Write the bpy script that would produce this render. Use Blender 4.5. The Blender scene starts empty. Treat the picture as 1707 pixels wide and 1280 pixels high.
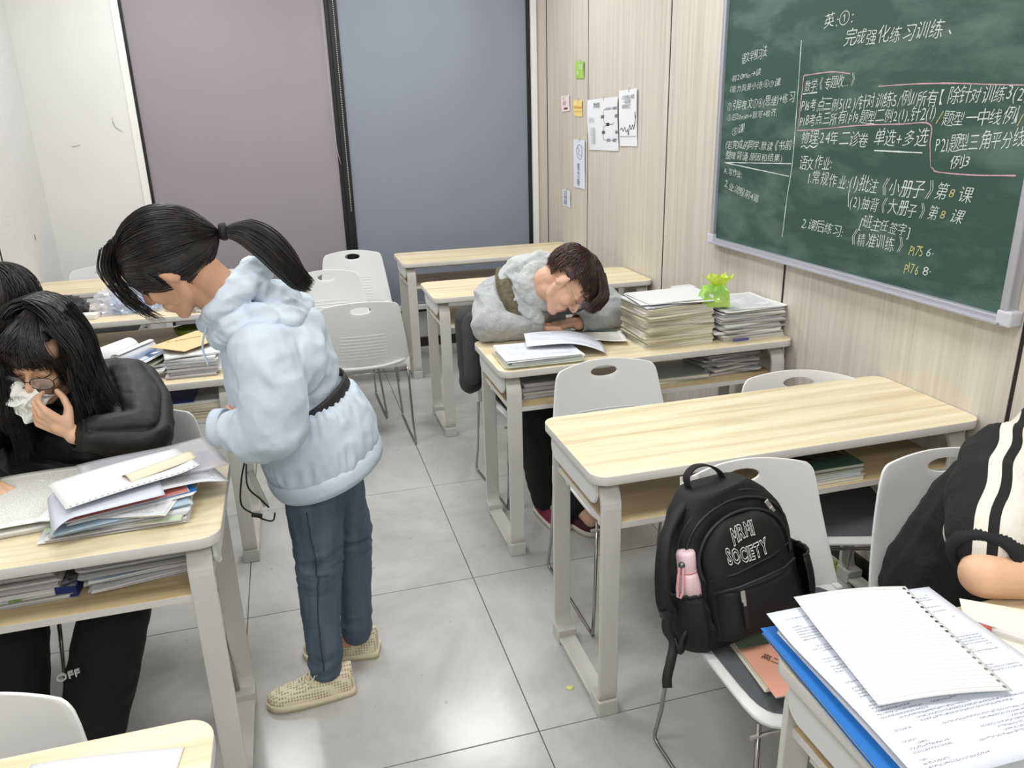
import bpy, bmesh, math, random
import numpy as np
from mathutils import Vector, Matrix, Euler, noise
R_ = math.radians
rnd = random.Random(7)
SC = bpy.context.scene
COL = SC.collection

# ------------------------------------------------------------ camera
def cam_axes(yaw, pitch, roll):
    f = Vector((math.sin(yaw)*math.cos(pitch), math.cos(yaw)*math.cos(pitch), math.sin(pitch)))
    r = Vector((math.cos(yaw), -math.sin(yaw), 0)); u = r.cross(f)
    return r*math.cos(roll)+u*math.sin(roll), -r*math.sin(roll)+u*math.cos(roll), f
_r, _u, _f = cam_axes(0.2702, -0.3331, -0.0264)
cd = bpy.data.cameras.new('camera'); cd.sensor_width = 36.0; cd.lens = 1302.5/1707*36
cd.clip_start = 0.05
cam = bpy.data.objects.new('camera', cd); COL.objects.link(cam)
cam.matrix_world = Matrix(((_r.x, _u.x, -_f.x, -0.5123), (_r.y, _u.y, -_f.y, -2.4615), (_r.z, _u.z, -_f.z, 1.625), (0, 0, 0, 1)))
SC.camera = cam
# ------------------------------------------------------------ world, lights, exposure
w = bpy.data.worlds.new('world'); SC.world = w; w.use_nodes = True
w.node_tree.nodes['Background'].inputs[0].default_value = (0.9, 0.95, 1, 1)
w.node_tree.nodes['Background'].inputs[1].default_value = 0.3
SC.view_settings.view_transform = 'Standard'; SC.view_settings.look = 'None'
SC.view_settings.gamma = 1.0; SC.view_settings.use_curve_mapping = False
SC.view_settings.exposure = 0.0
LIGHTS = [(-1.05, -3.6), (0.45, -3.6), (-1.05, -1.5), (0.45, -1.5), (-1.05, 0.5), (0.45, 0.5), (-1.05, 2.2), (0.45, 2.2)]
CEIL = 2.85
for i, (lx, ly) in enumerate(LIGHTS):
    ld = bpy.data.lights.new('panel_glow', 'AREA'); ld.shape = 'RECTANGLE'; ld.size = 0.6; ld.size_y = 0.6
    ld.energy = 15.0; ld.color = (0.965, 0.985, 1.0)
    lo = bpy.data.objects.new('panel_glow', ld); COL.objects.link(lo); lo.location = (lx, ly, CEIL-0.035)

# ------------------------------------------------------------ materials
def srgb(c):
    return tuple(((x/255.0)/12.92 if x/255.0 <= 0.04045 else ((x/255.0+0.055)/1.055)**2.4) for x in c)
_m = {}
def mat(name, col=(200, 200, 200), rough=0.5, metal=0.0, spec=0.5, bump=0.0, bscale=60.0, var=0.0, vscale=3.0, stretch=(1, 1, 1),
        sss=0.0, trans=0.0, alpha=1.0, emit=0.0, coat=0.0, sheen=0.0, detail=4.0, crease=0.0, cscale=12.0, col2=None, aniso=None):
    if name in _m: return _m[name]
    m = bpy.data.materials.new(name); m.use_nodes = True; nt = m.node_tree; b = nt.nodes['Principled BSDF']
    c = srgb(col); b.inputs['Base Color'].default_value = (*c, 1); b.inputs['Roughness'].default_value = rough
    b.inputs['Metallic'].default_value = metal; b.inputs['Specular IOR Level'].default_value = spec
    if sss: b.inputs['Subsurface Weight'].default_value = sss; b.inputs['Subsurface Radius'].default_value = (1, .35, .2); b.inputs['Subsurface Scale'].default_value = 0.01
    if trans: b.inputs['Transmission Weight'].default_value = trans
    if coat: b.inputs['Coat Weight'].default_value = coat
    if sheen: b.inputs['Sheen Weight'].default_value = sheen
    if emit: b.inputs['Emission Color'].default_value = (*c, 1); b.inputs['Emission Strength'].default_value = emit
    b.inputs['Alpha'].default_value = alpha
    if var or bump or col2 or crease:
        tc = nt.nodes.new('ShaderNodeTexCoord'); mp = nt.nodes.new('ShaderNodeMapping'); mp.inputs['Scale'].default_value = stretch
        nt.links.new(tc.outputs['Object'], mp.inputs['Vector'])
    if var or col2:
        n = nt.nodes.new('ShaderNodeTexNoise'); n.inputs['Scale'].default_value = vscale; n.inputs['Detail'].default_value = detail
        nt.links.new(mp.outputs[0], n.inputs['Vector'])
        r = nt.nodes.new('ShaderNodeValToRGB'); e = r.color_ramp.elements; e[0].position = 0.35; e[1].position = 0.65
        ca = tuple(x*(1-var) for x in c); cb = tuple(min(1, x*(1+var*.6)) for x in c) if col2 is None else srgb(col2)
        e[0].color = (*ca, 1); e[1].color = (*cb, 1)
        nt.links.new(n.outputs['Fac'], r.inputs[0]); nt.links.new(r.outputs[0], b.inputs['Base Color'])
    if bump:
        n2 = nt.nodes.new('ShaderNodeTexNoise'); n2.inputs['Scale'].default_value = bscale; n2.inputs['Detail'].default_value = 3
        nt.links.new(mp.outputs[0], n2.inputs['Vector'])
        bp = nt.nodes.new('ShaderNodeBump'); bp.inputs['Strength'].default_value = bump; bp.inputs['Distance'].default_value = 0.01
        nt.links.new(n2.outputs['Fac'], bp.inputs['Height']); nt.links.new(bp.outputs[0], b.inputs['Normal'])
    if crease:      # sharp cloth creases
        n4 = nt.nodes.new('ShaderNodeTexNoise'); n4.noise_type = 'RIDGED_MULTIFRACTAL'; n4.inputs['Scale'].default_value = cscale; n4.inputs['Detail'].default_value = 3; n4.inputs['Distortion'].default_value = .6
        nt.links.new(mp.outputs[0], n4.inputs['Vector']); b4 = nt.nodes.new('ShaderNodeBump'); b4.inputs['Strength'].default_value = crease; b4.inputs['Distance'].default_value = .03
        nt.links.new(n4.outputs['Fac'], b4.inputs['Height'])
        if bump: nt.links.new(bp.outputs[0], b4.inputs['Normal'])
        nt.links.new(b4.outputs[0], b.inputs['Normal'])
    _m[name] = m; return m

def mat_wood(name, base, dark, light, rough=0.42, sx=0.5, sy=26.0, coord='Object', vert=False, contrast=1.0):
    if name in _m: return _m[name]
    m = bpy.data.materials.new(name); m.use_nodes = True; nt = m.node_tree; b = nt.nodes['Principled BSDF']; L = nt.links.new
    tc = nt.nodes.new('ShaderNodeTexCoord'); mp = nt.nodes.new('ShaderNodeMapping')
    oi = nt.nodes.new('ShaderNodeObjectInfo'); va = nt.nodes.new('ShaderNodeVectorMath'); va.operation = 'ADD'
    mu = nt.nodes.new('ShaderNodeMath'); mu.operation = 'MULTIPLY'; mu.inputs[1].default_value = 37.0
    L(oi.outputs['Random'], mu.inputs[0]); L(tc.outputs['Object'], va.inputs[0]); L(mu.outputs[0], va.inputs[1]); L(va.outputs[0], mp.inputs['Vector'])
    mp.inputs['Scale'].default_value = (sy, sy, sx) if vert else (sx, sy, sy)
    n1 = nt.nodes.new('ShaderNodeTexNoise'); n1.inputs['Scale'].default_value = 1.0; n1.inputs['Detail'].default_value = 6; n1.inputs['Roughness'].default_value = .62; n1.inputs['Distortion'].default_value = .35
    n2 = nt.nodes.new('ShaderNodeTexNoise'); n2.inputs['Scale'].default_value = 5.0; n2.inputs['Detail'].default_value = 3
    L(mp.outputs[0], n1.inputs['Vector']); L(mp.outputs[0], n2.inputs['Vector'])
    r = nt.nodes.new('ShaderNodeValToRGB'); e = r.color_ramp.elements
    e[0].position = .5-.2/contrast; e[0].color = (*srgb(dark), 1); e[1].position = .5+.2/contrast; e[1].color = (*srgb(light), 1)
    k = e.new(.5); k.color = (*srgb(base), 1)
    ad = nt.nodes.new('ShaderNodeMath'); ad.operation = 'MULTIPLY_ADD'; ad.inputs[1].default_value = .3; 
    L(n2.outputs['Fac'], ad.inputs[0]); 
    sb = nt.nodes.new('ShaderNodeMath'); sb.operation = 'SUBTRACT'; sb.inputs[1].default_value = .15
    L(n1.outputs['Fac'], sb.inputs[0]); L(sb.outputs[0], ad.inputs[2]); L(ad.outputs[0], r.inputs[0]); L(r.outputs[0], b.inputs['Base Color'])
    b.inputs['Roughness'].default_value = rough
    _m[name] = m; return m

WOOD = mat_wood('maple_laminate', (230, 215, 180), (206, 186, 146), (240, 229, 202), rough=.38, sx=1.1, sy=22)
WALLP = mat_wood('wall_panel_laminate', (209, 202, 188), (194, 186, 172), (219, 213, 201), rough=.5, sx=.9, sy=42, vert=True, contrast=.9)
EDGE = mat('white_edge_banding', (214, 212, 206), .45)
METAL = mat('painted_steel', (208, 207, 200), .42, var=.05, vscale=9, stretch=(1, 1, .2))
CHROME = mat('chrome_rod', (170, 168, 165), .22, metal=1.0)
PLASTIC = mat('white_plastic', (232, 232, 231), .38)
PAD = mat('grey_seat_pad', (92, 95, 99), .85, bump=.3, bscale=500)
BLACKM = mat('black_metal', (18, 20, 21), .4)
PAPER = mat('plain_paper', (224, 225, 227), .75)
WHITEWALL = mat('white_wall_paint', (226, 226, 224), .6, var=.03, vscale=2)

def mat_print(name, paper=(226, 227, 230), ink=(70, 70, 76), rows=34, chars=70, cover=.55, blocks=3.0, ruled=False, rot=False, lo=.08, hi=.92, margin=.07):
    """printed page: rows of tiny glyph-like marks laid out in the sheet's own UV space"""
    if name in _m: return _m[name]
    m = bpy.data.materials.new(name); m.use_nodes = True; nt = m.node_tree; b = nt.nodes['Principled BSDF']; L = nt.links.new
    b.inputs['Roughness'].default_value = .7
    def math_(op, a, bb=None, c=None):
        n = nt.nodes.new('ShaderNodeMath'); n.operation = op
        for i, v in enumerate((a, bb, c)):
            if v is None: continue
            if hasattr(v, 'links'): L(v, n.inputs[i])
            else: n.inputs[i].default_value = v
        return n.outputs[0]
    uv = nt.nodes.new('ShaderNodeUVMap'); sp = nt.nodes.new('ShaderNodeSeparateXYZ'); L(uv.outputs[0], sp.inputs[0])
    U, V = (sp.outputs[1], sp.outputs[0]) if rot else (sp.outputs[0], sp.outputs[1])
    rv = math_('MULTIPLY', V, rows); fr = math_('FRACT', rv); row = math_('FLOOR', rv)
    if ruled:
        fac = math_('MULTIPLY', math_('LESS_THAN', fr, .13), .6)
    else:
        line = math_('LESS_THAN', math_('ABSOLUTE', math_('SUBTRACT', fr, .5)), .27)
        cb = nt.nodes.new('ShaderNodeCombineXYZ'); L(math_('MULTIPLY', U, chars), cb.inputs[0]); L(math_('MULTIPLY', rv, 2.2), cb.inputs[1])
        n = nt.nodes.new('ShaderNodeTexNoise'); n.inputs['Scale'].default_value = 1.6; n.inputs['Detail'].default_value = 1; L(cb.outputs[0], n.inputs['Vector'])
        ch = math_('GREATER_THAN', n.outputs['Fac'], .5)
        cb2 = nt.nodes.new('ShaderNodeCombineXYZ'); L(math_('MULTIPLY', U, blocks), cb2.inputs[0]); L(math_('MULTIPLY', row, .37), cb2.inputs[1])
        n2 = nt.nodes.new('ShaderNodeTexNoise'); n2.inputs['Scale'].default_value = 1.0; n2.inputs['Detail'].default_value = 1; L(cb2.outputs[0], n2.inputs['Vector'])
        bl = math_('GREATER_THAN', n2.outputs['Fac'], 1-cover)
        fac = math_('MULTIPLY', math_('MULTIPLY', line, ch), bl)
        for t in (math_('GREATER_THAN', U, margin), math_('LESS_THAN', U, 1-margin), math_('GREATER_THAN', V, lo), math_('LESS_THAN', V, hi)): fac = math_('MULTIPLY', fac, t)
        fac = math_('MULTIPLY', fac, .8)
    mx = nt.nodes.new('ShaderNodeMix'); mx.data_type = 'RGBA'; L(fac, mx.inputs['Factor'])
    mx.inputs['A'].default_value = (*srgb(paper), 1); mx.inputs['B'].default_value = (*srgb(ink), 1)
    L(mx.outputs['Result'], b.inputs['Base Color'])
    _m[name] = m; return m
P_TEXT = mat_print('printed_page', rows=38, chars=90, cover=.6)
P_EXAM = mat_print('exam_page', paper=(236, 236, 228), rows=52, chars=130, cover=.72, blocks=5)
P_NEWS = mat_print('newsprint_page', paper=(238, 238, 230), ink=(60, 75, 66), rows=36, chars=80, cover=.6, blocks=4)
P_SPARSE = mat_print('sparse_printed_page', paper=(220, 224, 234), ink=(96, 96, 104), rows=58, chars=130, cover=.5, blocks=2, lo=.05, hi=.95)
P_RULED = mat_print('ruled_page', paper=(226, 226, 226), ink=(168, 172, 180), rows=30, ruled=True)
def mat_pages(name, col, dark):
    """edge of a block of pages: thin layer lines along the height"""
    if name in _m: return _m[name]
    m = bpy.data.materials.new(name); m.use_nodes = True; nt = m.node_tree; b = nt.nodes['Principled BSDF']; L = nt.links.new
    tc = nt.nodes.new('ShaderNodeTexCoord'); mp = nt.nodes.new('ShaderNodeMapping'); mp.inputs['Scale'].default_value = (3, 3, 420)
    n = nt.nodes.new('ShaderNodeTexNoise'); n.inputs['Scale'].default_value = 1; n.inputs['Detail'].default_value = 2
    L(tc.outputs['Object'], mp.inputs['Vector']); L(mp.outputs[0], n.inputs['Vector'])
    r = nt.nodes.new('ShaderNodeValToRGB'); e = r.color_ramp.elements; e[0].position = .38; e[1].position = .52
    e[0].color = (*srgb(dark), 1); e[1].color = (*srgb(col), 1); L(n.outputs['Fac'], r.inputs[0]); L(r.outputs[0], b.inputs['Base Color'])
    b.inputs['Roughness'].default_value = .8
    _m[name] = m; return m
PG_W = mat_pages('white_page_edges', (232, 232, 230), (170, 170, 172))
PG_C = mat_pages('cream_page_edges', (224, 219, 200), (168, 162, 140))
PG_G = mat_pages('grey_page_edges', (205, 205, 208), (130, 130, 138))

# ------------------------------------------------------------ object helpers
def link(name, me, m=None, parent=None, loc=None, rz=None, smooth=False):
    if m is not None:
        for k in (m if isinstance(m, (list, tuple)) else [m]): me.materials.append(k)
    o = bpy.data.objects.new(name, me); COL.objects.link(o)
    if parent is not None: o.parent = parent
    if loc is not None: o.location = loc
    if rz is not None: o.rotation_euler = (0, 0, rz)
    if smooth: me.polygons.foreach_set('use_smooth', [True]*len(me.polygons))
    return o
def from_bm(name, bm, m=None, parent=None, loc=None, rz=None, smooth=False):
    me = bpy.data.meshes.new(name); bm.normal_update(); bm.to_mesh(me); bm.free()
    return link(name, me, m, parent, loc, rz, smooth)
def empty(name, loc=(0, 0, 0), rz=0.0):
    o = bpy.data.objects.new(name, None); COL.objects.link(o); o.location = loc; o.rotation_euler = (0, 0, rz); o.empty_display_size = .05
    return o
def tag(o, label=None, cat=None, group=None, kind=None):
    if label: o['label'] = label
    if cat: o['category'] = cat
    if group: o['group'] = group
    if kind: o['kind'] = kind
    return o
def struct(o): o['kind'] = 'structure'; return o
def kids(o): return [c for c in COL.objects if c.parent == o]
def copy_tree(o, parent=None, cache=None):
    if cache is None:
        cache = {}
        for c in COL.objects:
            if c.parent: cache.setdefault(c.parent.name, []).append(c)
    c = o.copy(); COL.objects.link(c); c.parent = parent
    for k in ('label', 'group'):
        if parent is None and k in c: del c[k]
    for ch in cache.get(o.name, []): copy_tree(ch, c, cache)
    return c
def box(bm, x0, x1, y0, y1, z0, z1, mi=0, bev=0.0):
    v = [bm.verts.new(p) for p in ((x0, y0, z0), (x1, y0, z0), (x1, y1, z0), (x0, y1, z0), (x0, y0, z1), (x1, y0, z1), (x1, y1, z1), (x0, y1, z1))]
    fs = [bm.faces.new([v[i] for i in q]) for q in ((3, 2, 1, 0), (4, 5, 6, 7), (0, 1, 5, 4), (1, 2, 6, 5), (2, 3, 7, 6), (3, 0, 4, 7))]
    for f in fs: f.material_index = mi
    if bev:
        es = list({e for f in fs for e in f.edges})
        bmesh.ops.bevel(bm, geom=es, offset=bev, segments=2, affect='EDGES', profile=.6)
    return fs
def boxo(name, b, m, parent=None, bev=0.0, smooth=False):
    bm = bmesh.new(); box(bm, *b, bev=bev); return from_bm(name, bm, m, parent, smooth=smooth)
def tube(bm, pts, r, seg=8, closed=False, cap=True, mi=0, flat=1.0):
    """round tube through pts; r is a number or a list of radii"""
    P = [Vector(p) for p in pts]; n = len(P); rs = r if isinstance(r, (list, tuple)) else [r]*n
    rings = []; prev = None
    for i in range(n):
        if closed: t = (P[(i+1) % n]-P[i-1]).normalized()
        else: t = (P[min(i+1, n-1)]-P[max(i-1, 0)]).normalized()
        if prev is None:
            a = Vector((0, 0, 1)) if abs(t.z) < .9 else Vector((1, 0, 0)); a = (a-t*a.dot(t)).normalized()
        else:
            a = prev-t*prev.dot(t); a = a.normalized() if a.length > 1e-6 else prev
        prev = a; b = t.cross(a)
        rings.append([bm.verts.new(P[i]+(a*math.cos(2*math.pi*k/seg)*flat+b*math.sin(2*math.pi*k/seg))*rs[i]) for k in range(seg)])
    m = n if closed else n-1
    for i in range(m):
        A, B = rings[i], rings[(i+1) % n]
        for k in range(seg):
            f = bm.faces.new((A[k], A[(k+1) % seg], B[(k+1) % seg], B[k])); f.smooth = True; f.material_index = mi
    if cap and not closed:
        bm.faces.new(rings[0][::-1]).material_index = mi; bm.faces.new(rings[-1]).material_index = mi
def catmull(pts, n):
    P = [np.array(p, float) for p in pts]; P = [2*P[0]-P[1]]+P+[2*P[-1]-P[-2]]; out = []
    S = len(P)-3
    for i in range(n):
        t = i/(n-1)*S; k = min(int(t), S-1); t -= k; a, b, c, d = P[k:k+4]
        out.append(.5*((2*b)+(c-a)*t+(2*a-5*b+4*c-d)*t*t+(3*b-a-3*c+d)*t**3))
    return out
def rrect(w, d, r, n=6):
    """rounded rectangle outline centred on 0"""
    out = []
    for cx, cy, a0 in ((w/2-r, d/2-r, 0), (-w/2+r, d/2-r, 90), (-w/2+r, -d/2+r, 180), (w/2-r, -d/2+r, 270)):
        for k in range(n+1):
            a = R_(a0+90*k/n); out.append((cx+r*math.cos(a), cy+r*math.sin(a)))
    return out
def prism(bm, outl, z0, z1, mi=0, mtop=None, axis='z', bev=0.0):
    def mp(p, z): return {'z': (p[0], p[1], z), 'x': (z, p[0], p[1]), 'y': (p[0], z, p[1])}[axis]
    a = [bm.verts.new(mp(p, z0)) for p in outl]; b = [bm.verts.new(mp(p, z1)) for p in outl]; n = len(outl)
    fb = bm.faces.new(a[::-1]); ft = bm.faces.new(b); fb.material_index = mi; ft.material_index = mi if mtop is None else mtop
    for k in range(n):
        f = bm.faces.new((a[k], a[(k+1) % n], b[(k+1) % n], b[k])); f.material_index = mi
    if bev: bmesh.ops.bevel(bm, geom=list(ft.edges)+list(fb.edges), offset=bev, segments=2, affect='EDGES')
    return ft
def text_mesh(s, size=1.0, extrude=0.0, offset=0.0, outline=0.0, res=3):
    c = bpy.data.curves.new('t', 'FONT'); c.body = s; c.size = size; c.extrude = extrude; c.offset = offset; c.resolution_u = res
    if outline: c.fill_mode = 'NONE'; c.bevel_depth = outline; c.bevel_resolution = 0
    o = bpy.data.objects.new('t', c); COL.objects.link(o); bpy.context.view_layer.update()
    me = bpy.data.meshes.new_from_object(o.evaluated_get(bpy.context.evaluated_depsgraph_get()))
    bpy.data.objects.remove(o); bpy.data.curves.remove(c); return me

# ------------------------------------------------------------ the room
XL, XR, YB, YF = -1.945, 1.352, 3.165, -4.9
fl = struct(boxo('floor', (XL-.1, XR+.1, YF-.1, YB+.1, -.06, -.004), mat('tile_grout', (95, 93, 90), .8)))
def mat_tile():
    m = bpy.data.materials.new('grey_marble_tile'); m.use_nodes = True; nt = m.node_tree; b = nt.nodes['Principled BSDF']; L = nt.links.new
    tc = nt.nodes.new('ShaderNodeTexCoord'); g = nt.nodes.new('ShaderNodeNewGeometry')
    n = nt.nodes.new('ShaderNodeTexNoise'); n.inputs['Scale'].default_value = 1.7; n.inputs['Detail'].default_value = 9; n.inputs['Distortion'].default_value = .55; n.inputs['Roughness'].default_value = .68
    L(g.outputs['Position'], n.inputs['Vector'])
    r = nt.nodes.new('ShaderNodeValToRGB'); e = r.color_ramp.elements; e[0].position = .3; e[1].position = .72
    e[0].color = (*srgb((164, 163, 160)), 1); e[1].color = (*srgb((206, 205, 203)), 1)
    L(n.outputs['Fac'], r.inputs[0])
    n3 = nt.nodes.new('ShaderNodeTexNoise'); n3.inputs['Scale'].default_value = 24; n3.inputs['Detail'].default_value = 2; L(g.outputs['Position'], n3.inputs['Vector'])
    th = nt.nodes.new('ShaderNodeMath'); th.operation = 'GREATER_THAN'; th.inputs[1].default_value = .735; L(n3.outputs['Fac'], th.inputs[0])
    sc = nt.nodes.new('ShaderNodeMath'); sc.operation = 'MULTIPLY'; sc.inputs[1].default_value = .35; L(th.outputs[0], sc.inputs[0])
    mx = nt.nodes.new('ShaderNodeMix'); mx.data_type = 'RGBA'; L(sc.outputs[0], mx.inputs['Factor']); L(r.outputs[0], mx.inputs['A']); mx.inputs['B'].default_value = (*srgb((90, 86, 82)), 1)
    L(mx.outputs['Result'], b.inputs['Base Color'])
    r2 = nt.nodes.new('ShaderNodeMapRange'); r2.inputs['To Min'].default_value = .10; r2.inputs['To Max'].default_value = .28; L(n.outputs['Fac'], r2.inputs['Value']); L(r2.outputs[0], b.inputs['Roughness'])
    return m
TILE = mat_tile()
bm = bmesh.new(); box(bm, .0016, .7984, .0016, .7984, -.004, 0, bev=.0008); tme = bpy.data.meshes.new('tile'); bm.to_mesh(tme); bm.free(); tme.materials.append(TILE)
for i in range(-3, 2):
    for j in range(-7, 4):
        x0, y0 = i*.8, j*.8
        ax, bx, ay, by = max(x0, XL), min(x0+.8, XR), max(y0, YF), min(y0+.8, YB)
        if bx-ax < .03 or by-ay < .03: continue
        o = bpy.data.objects.new('tile', tme); COL.objects.link(o); o.parent = fl
        o.location = (ax, ay, 0); o.scale = ((bx-ax)/.8, (by-ay)/.8, 1)
struct(boxo('ceiling', (XL-.1, XR+.1, YF-.1, YB+.1, CEIL, CEIL+.05), mat('ceiling_white', (238, 238, 236), .8)))
struct(boxo('wall_left', (XL-.1, XL, YF, YB+.1, 0, CEIL), mat('woven_wallpaper', (224, 224, 223), .75, bump=.5, bscale=160, stretch=(1, 1.6, .5), var=.04, vscale=120)))
struct(boxo('wall_back', (XL-.1, XR+.1, YF-.1, YF, 0, CEIL), WHITEWALL))
wr = struct(boxo('wall_right', (XR+.003, XR+.1, YF, YB+.1, 0, CEIL), mat('seam_black', (24, 20, 18), .5)))
SEAMS = [YB-.03, 2.342, 1.255, .1923, -.8867, -1.96, -3.03, -4.1, YF]
for a, b in zip(SEAMS[:-1], SEAMS[1:]):
    g = .0075
    boxo('wall_panel', (XR, XR+.004, b+g, a-g, 0.0, CEIL), WALLP, wr, bev=.001)
o = boxo('corner_strip', (XR-.003, XR+.008, YB-.034, YB-.022, 0, CEIL), BLACKM, wr)
struct(boxo('baseboard_right', (XR-.008, XR, YF, YB, 0, .075), mat('dark_baseboard', (38, 34, 32), .35)))
# window wall: white wall on the left, tall window with blinds, narrow strip by the corner
wf = struct(boxo('wall_front', (XL, -1.345, YB-.035, YB+.1, 0, CEIL), WHITEWALL))
boxo('wall_strip', (1.272, XR, YB-.03, YB+.1, 0, CEIL), mat('strip_beige', (204, 197, 190), .55), wf)
boxo('lower_wall', (-1.345, 1.272, YB-.03, YB+.1, 0.07, .27), mat('grey_lower_wall', (188, 187, 184), .5), wf)
boxo('white_corner_bead', (-1.385, -1.342, YB-.042, YB-.03, 0, CEIL), mat('white_trim', (236, 236, 234), .4), wf, bev=.002)
bm = bmesh.new()   # scuffs where the paint has chipped
for cx, cz, pts in ((-1.475, 1.62, [(-.012, .05), (-.008, .02), (.0, -.01), (.022, -.03), (.04, -.045), (.02, -.038), (-.006, -.018), (-.014, .01)]),
                    (-1.72, 1.5, [(-.03, 0), (0, .004), (.03, .01), (.02, .0), (-.01, -.006)])):
    vs = [bm.verts.new((cx+x, YB-.0362, cz+z)) for x, z in pts]; bm.faces.new(vs)
from_bm('paint_chip', bm, mat('paint_chip', (176, 176, 174), .9), wf)
bm = bmesh.new(); vs = [bm.verts.new((XL+.0006, 2.735+math.cos(a)*.008, 1.01+math.sin(a)*.02)) for a in [k*math.pi/4 for k in range(8)]]; bm.faces.new(vs)
o = from_bm('wall_hole', bm, mat('hole_dark', (60, 52, 46), .9)); struct(o); o.name = 'wall_hole_disc'  # small wall hole: its dark inside is painted as a flat disc
o = struct(boxo('trim_3', (XL, XL+.004, 2.098, 2.108, 0, CEIL), mat('seam_black')))
struct(boxo('baseboard_front', (XL, XR, YB-.045, YB-.03, 0, .07), mat('dark_baseboard')))
wn = empty('window_1', (0, 0, 0)); struct(wn)
WH = mat('white_frame', (230, 231, 229), .35)
boxo('window_frame', (1.232, 1.272, YB-.055, YB+.02, .30, CEIL), WH, wn, bev=.003)
boxo('window_sill', (-1.34, 1.272, YB-.06, YB+.02, .285, .318), WH, wn, bev=.003)
boxo('sill_gap', (-1.34, 1.272, YB-.034, YB, .262, .285), mat('black_metal'), wn)
boxo('black_mullion', (-.135, -.06, YB-.03, YB+.02, .318, CEIL), BLACKM, wn, bev=.003)
boxo('mullion_rib', (-.112, -.084, YB-.045, YB-.03, .318, CEIL), BLACKM, wn, bev=.003)
boxo('black_edge', (-1.345, -1.325, YB-.034, YB+.02, .318, CEIL), BLACKM, wn)
boxo('black_edge', (1.205, 1.232, YB-.03, YB+.02, .318, CEIL), BLACKM, wn)
boxo('window_pane', (-1.34, 1.24, YB+.04, YB+.046, .318, CEIL), mat('night_glass', (30, 34, 44), .08), wn)
def blind(x0, x1, col, label, hemcol):
    bm = bmesh.new(); nx, nz = 40, 60; V = {}
    for i in range(nx+1):
        for k in range(nz+1):
            x = x0+(x1-x0)*i/nx; z = .322+(CEIL-.36)*k/nz
            y = YB-.018+.0025*math.sin(i*.5+k*.03)*math.sin(k*.11)
            V[i, k] = bm.verts.new((x, y, z))
    for i in range(nx):
        for k in range(nz): bm.faces.new((V[i, k], V[i+1, k], V[i+1, k+1], V[i, k+1]))
    nm = 'roller_blind'
    o = from_bm(nm, bm, mat('blind_'+hemcol, col, .75, bump=.15, bscale=900), smooth=True)
    bm = bmesh.new(); box(bm, x0, x1, YB-.028, YB-.010, .320, .335, bev=.003); from_bm('hem_bar', bm, mat('blind_'+hemcol), o)
    tag(o, label, 'blind', 'roller blinds over the window'); return o
blind(-1.325, -.137, (150, 143, 149), 'mauve grey roller blind left of the black window mullion', 'mauve')
blind(-.058, 1.206, (136, 142, 155), 'blue grey roller blind right of the black window mullion', 'blue')
bm = bmesh.new()
for k in range(150):
    z = 1.02+k*.0115
    bmesh.ops.create_icosphere(bm, subdivisions=1, radius=.0036, matrix=Matrix.Translation((-.083, YB-.052, z)))
o = from_bm('bead', bm, mat('bead_white', (225, 225, 215), .3)); o['kind'] = 'stuff'
root = empty('blind_chain'); tag(root, 'beaded white pull chain and cord hanging in front of the black mullion', 'chain'); o.parent = root; o.name = 'bead_string'
bm = bmesh.new(); tube(bm, catmull([(-.155, YB-.05, CEIL-.02), (-.152, YB-.05, 2.0), (-.145, YB-.05, 1.5), (-.125, YB-.05, 1.33)], 12), .0022, 6)
from_bm('cord', bm, mat('cord_grey', (170, 170, 172), .5), root)
for lx, ly in LIGHTS:
    r_ = empty('ceiling_light', (lx, ly, CEIL)); tag(r_, '%s flush square ceiling light panel on the %s side' % ({-3.6: 'rearmost', -1.5: 'third from the window', .5: 'second from the window', 2.2: 'nearest the window'}[ly], 'left' if lx < 0 else 'right'), 'light', 'square ceiling light panels')
    boxo('light_frame', (-.32, .32, -.32, .32, -.02, 0), WH, r_)
    boxo('diffuser', (-.3, .3, -.3, .3, -.024, -.02), mat('diffuser_glow', (255, 252, 246), .5, emit=3.0), r_)

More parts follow.
